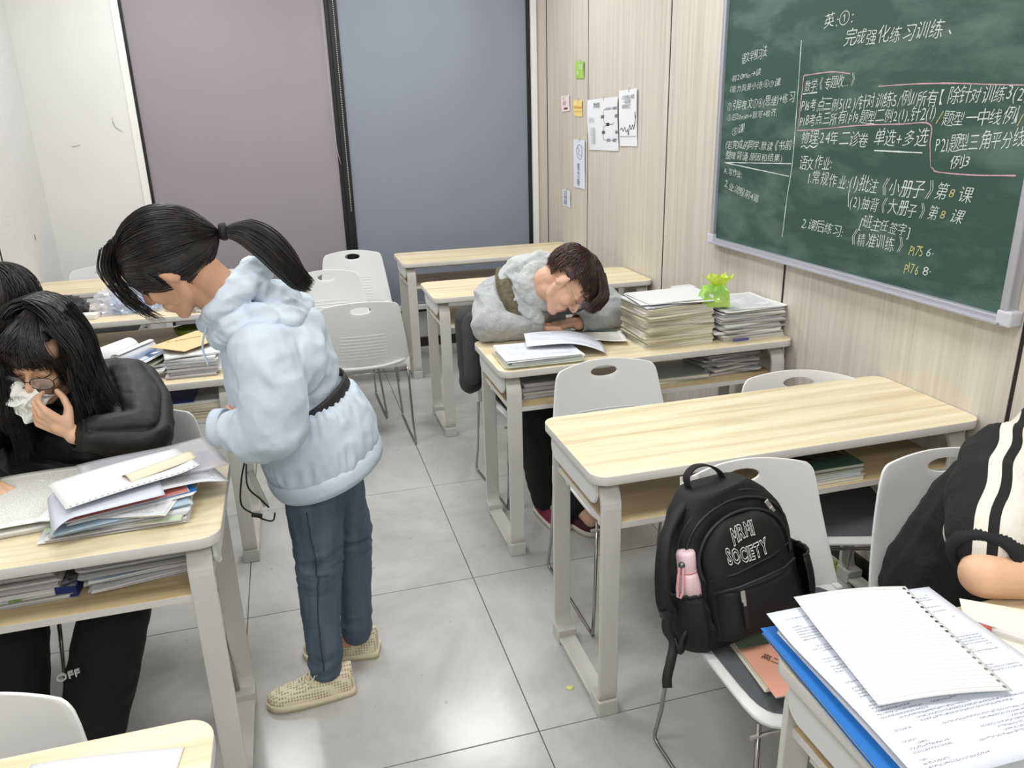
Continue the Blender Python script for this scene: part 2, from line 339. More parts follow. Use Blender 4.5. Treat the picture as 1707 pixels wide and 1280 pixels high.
# ------------------------------------------------------------ desks
DH = .76
def make_desk():
    root = empty('school_desk'); W, D = 1.2, .435
    # top: laminate face, light edge, grey underside
    bm = bmesh.new(); out = rrect(W, D, .045, 7)
    prism(bm, out, -.026, 0, 1, 0); bm.faces.ensure_lookup_table(); bm.faces[0].material_index = 2
    me = bpy.data.meshes.new('desk_top'); bm.normal_update()
    for f in bm.faces:
        if abs(f.normal.z) < .5: f.smooth = True
    bm.to_mesh(me); bm.free()
    o = link('desk_top', me, [WOOD, EDGE, mat('desk_underside', (178, 172, 162), .6)], root, (0, 0, DH))
    bv = o.modifiers.new('b', 'BEVEL'); bv.width = .002; bv.segments = 2; bv.limit_method = 'ANGLE'; bv.angle_limit = R_(60)
    bm = bmesh.new(); box(bm, -W/2+.042, W/2-.042, -D/2+.022, D/2-.022, -.018, 0, bev=.001)
    for f in bm.faces: f.material_index = 0 if f.normal.z > .9 else 1
    from_bm('shelf', bm, [mat_wood('shelf_maple', (214, 190, 148), (190, 165, 120), (226, 205, 165), rough=.45, sx=1.1, sy=22), EDGE], root, (0, 0, .612))
    def loop(sx):
        bm = bmesh.new(); th = .014; w_ = .055; zt, zb = DH-.028, .012; yo = D/2-.018
        def rr(y, z0, z1, r):
            pts = []
            for cy, cz, a0 in ((y-r, z1-r, 0), (-y+r, z1-r, 90), (-y+r, z0+r, 180), (y-r, z0+r, 270)):
                for k in range(9):
                    a = R_(a0+90*k/8); pts.append((cy+r*math.cos(a), cz+r*math.sin(a)))
            return pts
        A = rr(yo, zb, zt, .075); B = rr(yo-th, zb+th, zt-th, .062); n = len(A)
        ra = [[bm.verts.new((x, p[0], p[1])) for p in L_] for x in (-w_/2, w_/2) for L_ in (A, B)]
        for k in range(n):
            j = (k+1) % n
            for q in ((ra[0][j], ra[0][k], ra[1][k], ra[1][j]), (ra[2][k], ra[2][j], ra[3][j], ra[3][k]), (ra[0][k], ra[0][j], ra[2][j], ra[2][k]), (ra[1][j], ra[1][k], ra[3][k], ra[3][j])):
                bm.faces.new(q)
        o = from_bm('leg_frame', bm, METAL, root, (sx*(W/2-.055), 0, 0))
        b = o.modifiers.new('b', 'BEVEL'); b.width = .003; b.segments = 2; b.limit_method = 'ANGLE'; b.angle_limit = R_(50)
        for sy in (-1, 1):
            bm = bmesh.new(); box(bm, -.03, .03, sy*(yo-.03)-.032, sy*(yo-.03)+.032, 0, .05, bev=.004)
            f_ = from_bm('foot_cap', bm, mat('foot_cap', (200, 199, 194), .4), o)
    loop(-1); loop(1)
    for sx in (-1, 1):   # rounded end panel hanging under the top
        bm = bmesh.new(); x = sx*(W/2-.022); h = .075; L_ = D/2-.04; out = [(L_, 0), (-L_, 0)]
        for k in range(7): a = R_(180+90*k/6); out.append((-L_+.03+.03*math.cos(a), -h+.03+.03*math.sin(a)))
        for k in range(7): a = R_(270+90*k/6); out.append((L_-.03+.03*math.cos(a), -h+.03+.03*math.sin(a)))
        prism(bm, out, x-.004, x+.004, axis='x', bev=.002); from_bm('end_panel', bm, mat('end_panel_white', (218, 220, 216), .4), root, (0, 0, DH-.026))
    for sy in (-1, 1):
        bm = bmesh.new(); box(bm, -W/2+.05, W/2-.05, sy*.13-.015, sy*.13+.015, -.02, 0); from_bm('crossbar', bm, METAL, root, (0, 0, .594))
        bm = bmesh.new(); box(bm, -W/2+.05, W/2-.05, sy*.12-.012, sy*.12+.012, -.022, 0); from_bm('crossbar', bm, METAL, root, (0, 0, DH-.026))
    return root
def place(root, loc, rz, label, cat, group, first):
    o = root if first else copy_tree(root)
    o.location = loc; o.rotation_euler = (0, 0, rz); tag(o, label, cat, group); return o
desk0 = make_desk()
DESKS = {'R4': (.74, 2.575, 'desk against the window blind beside the panelled wall, farthest back on the right'),
         'R3': (.745, 1.545, 'empty desk directly behind the slumped student, before the farthest right desk'),
         'R1': (.75, .295, 'cluttered desk the student in the grey hoodie is slumped on'),
         'R2': (.75, -.603, 'empty desk with bare wood top under the chalkboard, behind the backpack chair'),
         'R0': (.785, -1.735, 'desk corner under a white ruled sheet and blue folder in the front right corner'),
         'L0': (-1.305, -1.61, 'desk corner with one white sheet cut off by the bottom left of the picture'),
         'L1': (-1.335, -.598, 'desk heaped with papers where the student wiping her nose sits'),
         'L2': (-1.34, .575, 'desk with rolled papers and tan envelope behind the student in glasses'),
         'L3': (-1.34, 1.655, 'desk with plastic bag and black jacket in the left column'),
         'L4': (-1.34, 2.42, 'desk with bare top by the white wall, farthest back on the left')}
for i, (k, (x, y, lab)) in enumerate(DESKS.items()): place(desk0, (x, y, 0), 0, lab, 'desk', 'two-seat school desks', i == 0)

# ------------------------------------------------------------ chairs
def make_chair():
    root = empty('school_chair')
    ZT, ZB = .79, .445
    def surf(u, v):        # u -1..1 across, v 0..1 up; concave shell leaning back, sitter faces -y
        hw = .235-.05*v**1.1
        x = u*hw; z = ZB+(ZT-ZB)*v
        y = .150+.085*v+.012*math.sin(v*3)-.042*u*u*(1-.25*v)
        return Vector((x, y, z))
    N, K = 72, 11; hc = (0.0, .875); bm = bmesh.new(); rings = []
    outer = []
    def ray_out(a):
        # outline in (u, v): rounded corners, arched top, notched bottom
        dx, dy = math.cos(a), math.sin(a); lo, hi = 0, 3
        for _ in range(40):
            t = (lo+hi)/2; u = hc[0]+dx*t; v = hc[1]+dy*t
            top = 1-.07*u*u; r = .10
            ins = abs(u) < 1 and v < top and v > 0
            if ins and abs(u) > 1-r and v > top-r*1.0:
                cu, cv = 1-r, top-r; ins = ((abs(u)-cu)/r)**2+((v-cv)/r)**2 < 1
            if ins: lo = t
            else: hi = t
        return (hc[0]+dx*lo, hc[1]+dy*lo)
    # angles aimed at the corners so the outline keeps them
    for k in range(N):
        a = 2*math.pi*k/N
        ii = (hc[0]+.26*math.cos(a), hc[1]+.052*math.sin(a)); oo = ray_out(math.atan2(.12*math.sin(a), .45*math.cos(a)) if math.sin(a) >= 0 else math.atan2(.62*math.sin(a), .75*math.cos(a)))
        rings.append([surf(ii[0]+(oo[0]-ii[0])*(q/K)**1.15, ii[1]+(oo[1]-ii[1])*(q/K)**1.15) for q in range(K+1)])
    V = [[bm.verts.new(p) for p in r] for r in rings]
    for k in range(N):
        for q in range(K):
            f = bm.faces.new((V[k][q], V[k][q+1], V[(k+1) % N][q+1], V[(k+1) % N][q])); f.smooth = True
    o = from_bm('backrest', bm, PLASTIC, root)
    s = o.modifiers.new('s', 'SOLIDIFY'); s.thickness = .007; s.offset = 0
    bv = o.modifiers.new('b', 'BEVEL'); bv.width = .002; bv.segments = 2; bv.limit_method = 'ANGLE'; bv.angle_limit = R_(60)
    for k in range(8):
        bm = bmesh.new(); v = .12+.052*k
        pts = [surf(u/12*.56, v)+Vector((0, 0, 0)) for u in range(-12, 13)]
        tube(bm, pts, [.001]+[.0052]*23+[.001], 6)
        from_bm('rib', bm, PLASTIC, o)
    # seat shell with turned-up rear corners, waterfall front
    bm = bmesh.new(); nx, ny = 16, 14; G = {}
    def seat(u, v, up=0):
        x = u*(.228-.006*v); y = .16-.40*v
        z = .432-.0*v+.018*(u*u)*(1-v)-.03*max(0, v-.75)**2*16+.02*max(0, .15-v)/.15*(abs(u)**3)
        return Vector((x, y, z+up))
    def sq(u, v, rr=.16):     # round the plan corners
        uu, vv = u, 2*v-1; m = max(abs(uu), abs(vv)); 
        if m == 0: return u, v
        k = (abs(uu)**6+abs(vv)**6)**(1/6); f = m/k; return uu*f, (vv*f+1)/2
    for i in range(nx+1):
        for j in range(ny+1):
            u, v = sq(-1+2*i/nx, j/ny); G[i, j] = bm.verts.new(seat(u, v))
    for i in range(nx):
        for j in range(ny): bm.faces.new((G[i, j], G[i, j+1], G[i+1, j+1], G[i+1, j])).smooth = True
    o = from_bm('seat', bm, PLASTIC, root)
    s = o.modifiers.new('s', 'SOLIDIFY'); s.thickness = .012; s.offset = 0; bv = o.modifiers.new('b', 'BEVEL'); bv.width = .004; bv.segments = 2; bv.limit_method = 'ANGLE'; bv.angle_limit = R_(60)
    bm = bmesh.new(); G = {}
    for i in range(nx+1):
        for j in range(ny+1):
            u, v = sq(-1+2*i/nx, j/ny); uu, vv = u*.9, .06+v*.89
            edge = max(abs(-1+2*i/nx), abs(2*j/ny-1)); G[i, j] = bm.verts.new(seat(uu, vv, .008+.014*(1-edge**6)))
    for i in range(nx):
        for j in range(ny): bm.faces.new((G[i, j], G[i, j+1], G[i+1, j+1], G[i+1, j])).smooth = True
    from_bm('seat_pad', bm, PAD, root)
    # rear band that joins seat and backrest, and the side lugs
    bm = bmesh.new(); n = 21; top, bot = [], []
    for k in range(n):
        u = -1+2*k/(n-1); s_ = surf(u, 0); arch = (1-u*u)
        top.append(Vector((s_.x, s_.y+.002, .432+.010*arch+.025*abs(u)**4))); bot.append(Vector((s_.x, s_.y+.0, .405+.018*arch)))
    F = [[bm.verts.new(p+Vector((0, dy, 0))) for p in L_] for L_ in (top, bot) for dy in (-.004, .004)]
    for k in range(n-1):
        for a, b in ((0, 1), (1, 3), (3, 2), (2, 0)): bm.faces.new((F[a][k], F[a][k+1], F[b][k+1], F[b][k])).smooth = True
    for sx in (-1, 1):
        s_ = surf(sx*.96, 0); box(bm, s_.x-.010, s_.x+.010, s_.y-.018, s_.y+.008, .385, .46, bev=.004)
        s_ = surf(sx*.9, .0)
    bmesh.ops.recalc_face_normals(bm, faces=bm.faces[:])
    from_bm('rear_band', bm, PLASTIC, root)
    for sx in (-1, 1):      # chrome sled: rear leg, runner on the floor, front leg
        x = sx*.222
        pts = [(x-.004*sx, .125, .415), (x, .135, .36), (x, .175, .12), (x+.004*sx, .196, .03), (x+.004*sx, .196, .008), (x+.004*sx, .17, .006), (x, .0, .006), (x, -.215, .006), (x, -.245, .008), (x, -.248, .03), (x-.01*sx, -.235, .15), (x-.03*sx, -.20, .40)]
        bm = bmesh.new(); tube(bm, pts, .0058, 8); from_bm('sled_frame', bm, CHROME, root)
    for y, z in ((.130, .395), (-.205, .37)):
        bm = bmesh.new(); tube(bm, [(-.215, y, z), (0, y, z), (.215, y, z)], .0055, 8); from_bm('cross_rod', bm, CHROME, root)
    return root
chair0 = make_chair()
CH = [(.515, -.215, 0, 'white chair at the bare desk under the chalkboard, directly before the sleeping student'),
      (1.005, -.55, -18, 'white chair with grey pad at the bare desk, nearest the panelled wall'),
      (.515, -1.125, 0, 'white chair the black backpack rests on'),
      (1.0, -1.23, -10, 'white chair behind the student with striped black sleeves'),
      (-.225, 1.50, 180, 'white chair in the aisle turned with its back to the camera'),
      (-.325, 1.965, 2, 'white chair in the aisle partly hidden by the standing girl, before the window chair'),
      (-.14, 2.63, -4, 'white chair with grey pad standing against the window mullion'),
      (.47, .72, 4, 'white chair under the student in the grey hoodie'),
      (-1.04, -.20, 3, 'white chair under the student in glasses wiping her nose'),
      (-1.115, -1.50, 0, 'white chair back rising behind the bottom left desk'),
      (-1.64, 1.12, 0, 'white chair under the student hidden behind the one in glasses'),
      (-1.66, 2.70, 0, 'white chair with only its top showing above the farthest left desk by the white wall')]
for i, (x, y, a, lab) in enumerate(CH): place(chair0, (x, y, 0), R_(a), lab, 'chair', 'white school chairs', i == 0)
# sticker on the backpack chair
o = boxo('sticker', (-.0225, .0225, -.0006, .0006, -.016, .016), mat('sticker_pale', (226, 222, 220), .5))
me = text_mesh('福', .022); tx = link('sticker_print', me, mat('sticker_red', (150, 50, 60), .6), o, (-.017, -.0009, -.008)); tx.rotation_euler = (R_(90), 0, 0)
o.location = (.355, -.921, .765); o.rotation_euler = (R_(-12), 0, R_(-12))
tag(o, 'small printed sticker on the corner of the backpack chair', 'sticker')

# ------------------------------------------------------------ chalkboard
bd = empty('chalkboard', (0, 0, 0)); tag(bd, 'green chalkboard with aluminium frame covered in chalk homework notes', 'chalkboard')
BY0, BY1, BZ0, BZ1 = -.835, .69, 1.075, 2.32
def mat_board():
    m = bpy.data.materials.new('green_slate'); m.use_nodes = True; nt = m.node_tree; b = nt.nodes['Principled BSDF']; L = nt.links.new
    g = nt.nodes.new('ShaderNodeNewGeometry'); mp = nt.nodes.new('ShaderNodeMapping'); mp.inputs['Scale'].default_value = (1, 1.1, 3.2); mp.inputs['Rotation'].default_value = (.25, 0, 0); L(g.outputs['Position'], mp.inputs['Vector'])
    n = nt.nodes.new('ShaderNodeTexNoise'); n.inputs['Scale'].default_value = 2.6; n.inputs['Detail'].default_value = 5; n.inputs['Distortion'].default_value = .3; n.inputs['Roughness'].default_value = .62; L(mp.outputs[0], n.inputs['Vector'])
    r = nt.nodes.new('ShaderNodeValToRGB'); e = r.color_ramp.elements; e[0].position = .46; e[1].position = .95
    e[0].color = (*srgb((44, 76, 66)), 1); e[1].color = (*srgb((112, 138, 128)), 1); L(n.outputs['Fac'], r.inputs[0]); L(r.outputs[0], b.inputs['Base Color']); b.inputs['Roughness'].default_value = .5
    return m
boxo('slate', (1.328, 1.342, BY0, BY1, BZ0, BZ1), mat_board(), bd)
ALU = mat('brushed_aluminium', (196, 196, 206), .35, metal=.55)
fw = .024
for nm, b in (('frame_rail', (1.312, XR-.001, BY0-fw, BY1+fw, BZ0-fw, BZ0)), ('frame_rail', (1.312, XR-.001, BY0-fw, BY1+fw, BZ1, BZ1+fw)),
              ('frame_post', (1.312, XR-.001, BY0-fw, BY0, BZ0, BZ1)), ('frame_post', (1.312, XR-.001, BY1, BY1+fw, BZ0, BZ1))):
    boxo(nm, b, ALU, bd, bev=.005)
boxo('chalk_ledge', (1.300, 1.314, BY0-.01, BY1+.01, BZ0-fw, BZ0-fw+.007), ALU, bd, bev=.002)
for sy in (BY0-fw+.004, BY1+fw-.004):
    boxo('frame_corner', (1.309, XR-.001, sy-.024, sy+.024, BZ0-fw-.003, BZ0-fw+.04), mat('corner_cap', (205, 206, 214), .4), bd, bev=.006)
def mat_chalk(nm, c):
    m = mat(nm, c, .9); nt = m.node_tree; b = nt.nodes['Principled BSDF']; g = nt.nodes.new('ShaderNodeNewGeometry')
    n = nt.nodes.new('ShaderNodeTexNoise'); n.inputs['Scale'].default_value = 420; n.inputs['Detail'].default_value = 2; nt.links.new(g.outputs['Position'], n.inputs['Vector'])
    r = nt.nodes.new('ShaderNodeMapRange'); r.inputs['From Min'].default_value = .3; r.inputs['From Max'].default_value = .5; r.inputs['To Min'].default_value = .35; r.inputs['To Max'].default_value = .95
    nt.links.new(n.outputs['Fac'], r.inputs['Value']); nt.links.new(r.outputs[0], b.inputs['Alpha']); return m
CHM = [mat_chalk('white_chalk', (222, 232, 228)), mat_chalk('yellow_chalk', (224, 214, 140)), mat_chalk('pink_chalk', (214, 170, 178))]
CHALK=[
 ("英:①:",0.0614,1.8731,-0.0906,1.8797,0.0506,0),
 ("完成强化练习训练、",-0.0522,1.811,-0.5302,1.8005,0.0511,0),
 ("语文早预习法:",0.5679,1.7932,0.3873,1.81,0.0388,0),
 ("·前20min→读",0.6426,1.7282,0.4229,1.7431,0.0267,0),
 ("1.能力风景小诗:⑥⑦课.",0.6468,1.6862,0.281,1.7006,0.0291,0),
 ("②引早夜文①④(思维)+练习",0.6569,1.6127,0.1893,1.6394,0.0387,0),
 ("③后20min→默写+收齐.",0.6522,1.5742,0.2921,1.5919,0.0275,0),
 ("⑤课",0.611,1.5142,0.5151,1.5276,0.0343,0),
 ("(若完成的同学,默读《书前",0.6531,1.4619,0.1857,1.4703,0.035,0),
 ("整理背诵 原因和结果)",0.648,1.42,0.2323,1.4248,0.0329,0),
 ("A.写作业:",0.6553,1.3571,0.5054,1.3493,0.0285,0),
 ("2.业流程前4道",0.6436,1.3023,0.3683,1.2594,0.0357,0),
 ("数学:《专题收…》",0.1371,1.6729,-0.1361,1.6867,0.0386,0),
 ("P16考点三例5(12)/针对训练5/例1/所有【除针对训练3(2)",0.1479,1.6057,-0.796,1.6259,0.045,0),
 ("P18考点三所有/P19题型二例2(1),针2(1)",0.1473,1.5559,-0.496,1.5785,0.0434,0),
 ("题型一中线例1",-0.5212,1.5654,-0.7735,1.5666,0.0419,0),
 ("/",-0.496,1.5669,-0.5208,1.5671,0.047,1),
 ("/",-0.7708,1.5622,-0.7923,1.5624,0.0446,1),
 ("物理:24年二诊卷",0.1303,1.4933,-0.2268,1.4992,0.0496,0),
 ("单选+多选",-0.2495,1.498,-0.4759,1.5046,0.0523,0),
 ("P21题型三角平分线",-0.5118,1.4871,-0.8062,1.5142,0.0475,0),
 ("例3",-0.5719,1.4447,-0.6431,1.4518,0.0343,0),
 ("语文作业:",0.1273,1.4041,-0.0596,1.4165,0.0484,0),
 ("1.常规作业:(1)批注《小册子》第",0.0663,1.3588,-0.5808,1.3562,0.0519,0),
 ("8",-0.5838,1.3633,-0.6101,1.3639,0.0347,1),
 ("课",-0.6202,1.3565,-0.6673,1.3543,0.0436,0),
 ("(2)抽背《大册子》第",-0.1713,1.2966,-0.5608,1.2973,0.0484,0),
 ("8",-0.5643,1.3029,-0.5893,1.3023,0.0354,1),
 ("课",-0.6016,1.2968,-0.6536,1.2979,0.0446,0),
 ("[班主任签字]",-0.2299,1.2372,-0.4622,1.2366,0.0407,0),
 ("2.课后练习:",0.0843,1.1984,-0.1553,1.191,0.0413,0),
 ("《精准训练》",-0.1855,1.1788,-0.4492,1.1846,0.0492,0),
 ("P175",-0.4651,1.1815,-0.5245,1.1817,0.0411,1),
 ("6·",-0.5336,1.1849,-0.5664,1.1866,0.0334,0),
 ("P176",-0.4557,1.1234,-0.5184,1.1254,0.0418,1),
 ("8·",-0.5302,1.1275,-0.5684,1.1291,0.0339,0),
]
CHALKLINES=[
 ( [(0.6557, 1.4023), (0.1744, 1.4211)] , 0 ),
 ( [(0.6557, 1.4023), (0.1825, 1.3748)] , 0 ),
 ( [(0.1785, 1.8471), (0.1711, 1.639), (0.1676, 1.4257), (0.1819, 1.295), (0.1908, 1.1461)] , 0 ),
 ( [(0.1429, 1.665), (0.0609, 1.6686)] , 0 ),
 ( [(0.1457, 1.7277), (-0.0068, 1.7318), (-0.1036, 1.7212)] , 2 ),
 ( [(-0.2444, 1.6772), (-0.4044, 1.6781), (-0.5517, 1.6739), (-0.6743, 1.6661), (-0.7885, 1.6603)] , 2 ),
 ( [(0.1457, 1.7277), (0.1519, 1.5391)] , 2 ),
 ( [(0.1519, 1.5391), (-0.0245, 1.5492), (-0.1816, 1.56), (-0.3646, 1.5646), (-0.478, 1.5652), (-0.4912, 1.5101), (-0.505, 1.4513), (-0.5162, 1.4416), (-0.5385, 1.4327), (-0.6637, 1.4321), (-0.7991, 1.4391)] , 2 ),
 ( [(-0.2605, 1.4835), (-0.4658, 1.4838)] , 0 ),
 ( [(0.1248, 1.4808), (0.1079, 1.4876), (0.089, 1.4798), (0.0729, 1.4886), (0.0512, 1.4831), (0.0288, 1.492)] , 0 ),
 ( [(-0.1682, 1.2963), (-0.1634, 1.3417), (-0.1684, 1.3658)] , 0 ),
]

XC = 1.3268
for s, y0, z0, y1, z1, h, c in CHALK:
    nat = 0; glyphs = []
    for ch in s:
        if ch == ' ': nat += .35; continue
        me = text_mesh(ch, 1.0, offset=-.008 if ord(ch) > 256 else -.010, res=2)
        vs = [v.co.copy() for v in me.vertices]
        if not vs: nat += .3; continue
        xs = [v.x for v in vs]; wd = max(xs)-min(xs); adv = 1.0 if ord(ch) > 0x2fff else (wd+.16)
        glyphs.append((nat+(adv-wd)/2-min(xs), vs, [tuple(p.vertices) for p in me.polygons])); nat += adv*.97
        bpy.data.meshes.remove(me)
    dy, dz = y1-y0, z1-z0; Lw = math.hypot(dy, dz); sx = Lw/nat; V = []; F = []
    ex = Vector((0, dy/Lw, dz/Lw)); ez = Vector((0, -dz/Lw, dy/Lw))
    if ez.z < 0: ez = -ez
    for off, vs, fs in glyphs:
        b0 = len(V); sh = rnd.uniform(.08, .34); sc = rnd.uniform(.88, 1.1); rise = rnd.uniform(-.06, .08); rot = rnd.uniform(-.06, .06)
        for v in vs:
            gx = (v.x+v.y*sh)*sc+v.y*rot; gz = v.y*sc+rise-v.x*rot
            p = Vector((XC, y0, z0))+ex*((off+gx)*sx)+ez*(gz*h*1.08); V.append(p)
        F += [tuple(i+b0 for i in f) for f in fs]
    me = bpy.data.meshes.new('chalk_writing'); me.from_pydata([tuple(v) for v in V], [], F); link('chalk_writing', me, CHM[c], bd)
for pts, c in CHALKLINES:
    bm = bmesh.new(); P = catmull([(XC, y, z) for y, z in pts], max(8, 8*len(pts)))
    hw = .0026; n = len(P); A = []; B = []
    for i in range(n):
        t = Vector(P[min(i+1, n-1)])-Vector(P[max(i-1, 0)]); t.normalize(); nn = Vector((0, -t.z, t.y)); q = hw*(.7+.5*noise.noise(Vector(P[i])*30))
        A.append(bm.verts.new(Vector(P[i])+nn*q)); B.append(bm.verts.new(Vector(P[i])-nn*q))
    for i in range(n-1): bm.faces.new((A[i], A[i+1], B[i+1], B[i]))
    from_bm('chalk_line', bm, CHM[c], bd)

# ------------------------------------------------------------ papers pinned on the panelled wall
def wall_sheet(name, y0, y1, z0, z1, m, label, cat='paper', group=None, tilt=0.0, curl=.004, marks=()):
    """thin sheet on the right wall; marks are (kind, data...) in the sheet's own 0..1 space, left to right as seen"""
    bm = bmesh.new(); nx, nz = 8, 8; G = {}; w_, h_ = y0-y1, z1-z0; uvl = bm.loops.layers.uv.new('UVMap')
    def pos(u, v, out=0): return Vector((-.0035-curl*abs(math.sin(u*3.1+v*2)) * (abs(u-.5)*2)**2-out, -(u-.5)*w_, (v-.5)*h_))
    for i in range(nx+1):
        for k in range(nz+1): G[i, k] = bm.verts.new(pos(i/nx, k/nz))
    for i in range(nx):
        for k in range(nz):
            f = bm.faces.new((G[i, k], G[i, k+1], G[i+1, k+1], G[i+1, k]))
            for lp, (a, b) in zip(f.loops, ((i, k), (i, k+1), (i+1, k+1), (i+1, k))): lp[uvl].uv = (a/nx, b/nz)
    bmesh.ops.recalc_face_normals(bm, faces=bm.faces[:])
    o = from_bm(name, bm, m); s = o.modifiers.new('s', 'SOLIDIFY'); s.thickness = .0006
    o.location = (XR, (y0+y1)/2, (z0+z1)/2); o.rotation_euler = (tilt, 0, 0)
    for mk in marks:
        kind = mk[0]
        if kind == 'text':
            _, s_, u, v, size, col, nm = mk; me = text_mesh(s_, size)
            for vv in me.vertices: vv.co = pos(u, v, .0012)+Vector((0, -vv.co.x, vv.co.y))
            link(nm, me, mat('ink_%d_%d_%d' % col, col, .7), o)
        elif kind == 'box':
            _, u0, u1, v0, v1, col, nm = mk; bm = bmesh.new(); a, b, c, d = pos(u0, v0, .001), pos(u1, v0, .001), pos(u1, v1, .001), pos(u0, v1, .001)
            bm.faces.new([bm.verts.new(p) for p in (a, b, c, d)]); from_bm(nm, bm, mat('ink_%d_%d_%d' % col, col, .7), o)
        elif kind == 'line':
            _, pts, r, col, nm = mk; bm = bmesh.new(); tube(bm, catmull([pos(u, v, .0012) for u, v in pts], 8*len(pts)), r, 4); from_bm(nm, bm, mat('ink_%d_%d_%d' % col, col, .7), o)
    tag(o, label, cat, group)
    bm = bmesh.new(); p = pos(.5, 1.0, .001); box(bm, p.x-.002, p.x+.001, -.004, .004, p.z-.012, p.z+.012); from_bm('tape', bm, mat('clear_tape', (205, 200, 185), .3), o)
    return o
K = (40, 42, 46)
wall_sheet('sticky_note', 2.546, 2.398, 1.821, 1.922, mat('note_green', (166, 205, 92), .7), 'bright green note highest on the panelled wall by the corner', 'note', None, .04, .006, [('text', '加油', .32, .58, .034, (240, 248, 225), 'note_writing'), ('text', '冲!', .12, .2, .034, (240, 248, 225), 'note_writing')])
wall_sheet('sticky_note', 2.817, 2.658, 1.629, 1.730, mat('note_pink', (244, 226, 224), .7), 'pale pink note left of the yellow one on the wall', 'note', None, -.03, .004, [('text', '早', .2, .72, .022, K, 'note_writing'), ('text', '日记', .2, .42, .03, (90, 80, 84), 'note_writing'), ('box', .3, .75, .12, .24, (120, 70, 70), 'note_stamp')])
wall_sheet('sticky_note', 2.579, 2.426, 1.597, 1.695, mat('note_yellow', (240, 218, 140), .7), 'yellow sticky note with orange stripe below the green note', 'note', None, .03, .004, [('box', .05, .95, .52, .64, (226, 176, 96), 'stripe'), ('box', .1, .9, .28, .33, (226, 190, 110), 'stripe')])
wall_sheet('study_map', 2.311, 1.845, 1.403, 1.696, mat('sheet_cool_white', (234, 236, 241), .7), 'white mind-map sheet taped beside the dark wall seam', 'poster', None, -.02, .012,
    [('text', '思维图', .18, .84, .032, K, 'title_print')]+[('text', '□ □ □ □', .05, .60-.045*k, .018, (120, 122, 128), 'list_print') for k in range(2)]+[('text', '一二三四五', .08, .40-.055*k, .017, (110, 112, 118), 'list_print') for k in range(6)]
    +[('box', u0, u1, v0, v1, c, 'map_box') for u0, u1, v0, v1, c in ((.42, .53, .62, .68, (110, 112, 116)), (.6, .7, .47, .53, (40, 42, 46)), (.46, .56, .32, .38, (90, 92, 96)), (.58, .74, .77, .82, (176, 178, 184)), (.84, .98, .77, .82, (140, 142, 148)), (.9, 1.0, .62, .68, (130, 132, 138)), (.9, 1.0, .32, .38, (130, 132, 138)), (.62, .74, .17, .23, (150, 152, 158)), (.82, .96, .17, .23, (130, 132, 138)))]
    +[('line', [(.5, .68), (.5, .77), (.58, .795)], .0011, K, 'map_link'), ('line', [(.5, .62), (.54, .54), (.6, .5)], .0011, K, 'map_link'), ('line', [(.6, .48), (.53, .46), (.51, .38)], .0011, K, 'map_link'), ('line', [(.5, .32), (.52, .22), (.62, .2)], .0011, K, 'map_link'), ('line', [(.7, .5), (.8, .5), (.85, .53)], .0011, K, 'map_link'), ('line', [(.74, .2), (.82, .2)], .0011, K, 'map_link'), ('line', [(.74, .795), (.84, .795)], .0011, K, 'map_link')])
wall_sheet('poster', 1.832, 1.598, 1.437, 1.733, mat('sheet_cool_white'), 'narrow white sheet with a wavy pen sketch, right of the mind map', 'poster', None, -.025, .008,
    [('text', '人生就像心电图', .12, .84, .024, (90, 92, 104), 'title_print'), ('text', '一帆风顺', .2, .76, .024, (90, 92, 104), 'title_print'), ('text', '说明你挂了', .14, .68, .024, (90, 92, 104), 'title_print'),
     ('line', [(.05, .3), (.15, .33), (.22, .27), (.3, .34), (.38, .26), (.46, .3), (.5, .2), (.56, .38), (.66, .3), (.74, .38), (.8, .3), (.9, .45), (.96, .55)], .0018, (50, 52, 70), 'pen_line'), ('line', [(.05, .18), (.95, .18)], .0010, (110, 110, 120), 'pen_line'), ('line', [(.92, .48), (.88, .54), (.9, .6)], .0018, (50, 52, 70), 'pen_line')])
wall_sheet('drawing_strip', 2.578, 2.372, 1.152, 1.455, mat('sheet_blue_white', (226, 230, 242), .7), 'tall strip with blue pen doodle below the yellow note', 'drawing', None, 0, .004,
    [('line', [(.45, .9), (.7, .86), (.72, .7), (.6, .6), (.35, .66), (.25, .8), (.45, .9)], .0014, (96, 104, 150), 'doodle_line'), ('line', [(.35, .84), (.5, .78), (.4, .72), (.6, .68)], .0014, (96, 104, 150), 'doodle_line'), ('text', '努', .3, .38, .05, (80, 88, 140), 'doodle_writing'), ('text', '力', .3, .22, .05, (80, 88, 140), 'doodle_writing'), ('text', '呀', .3, .06, .05, (80, 88, 140), 'doodle_writing')])
wall_sheet('sticky_note', 2.800, 2.642, 1.011, 1.120, mat('sheet_blue_white'), 'small white note with three rows of ink, lowest on the wall', 'note', None, .04, .004, [('text', '口日', .15, .7, .032, (70, 78, 110), 'note_writing'), ('text', '中用', .15, .42, .032, (70, 78, 110), 'note_writing'), ('text', '田目', .15, .12, .034, (70, 78, 110), 'note_writing')])

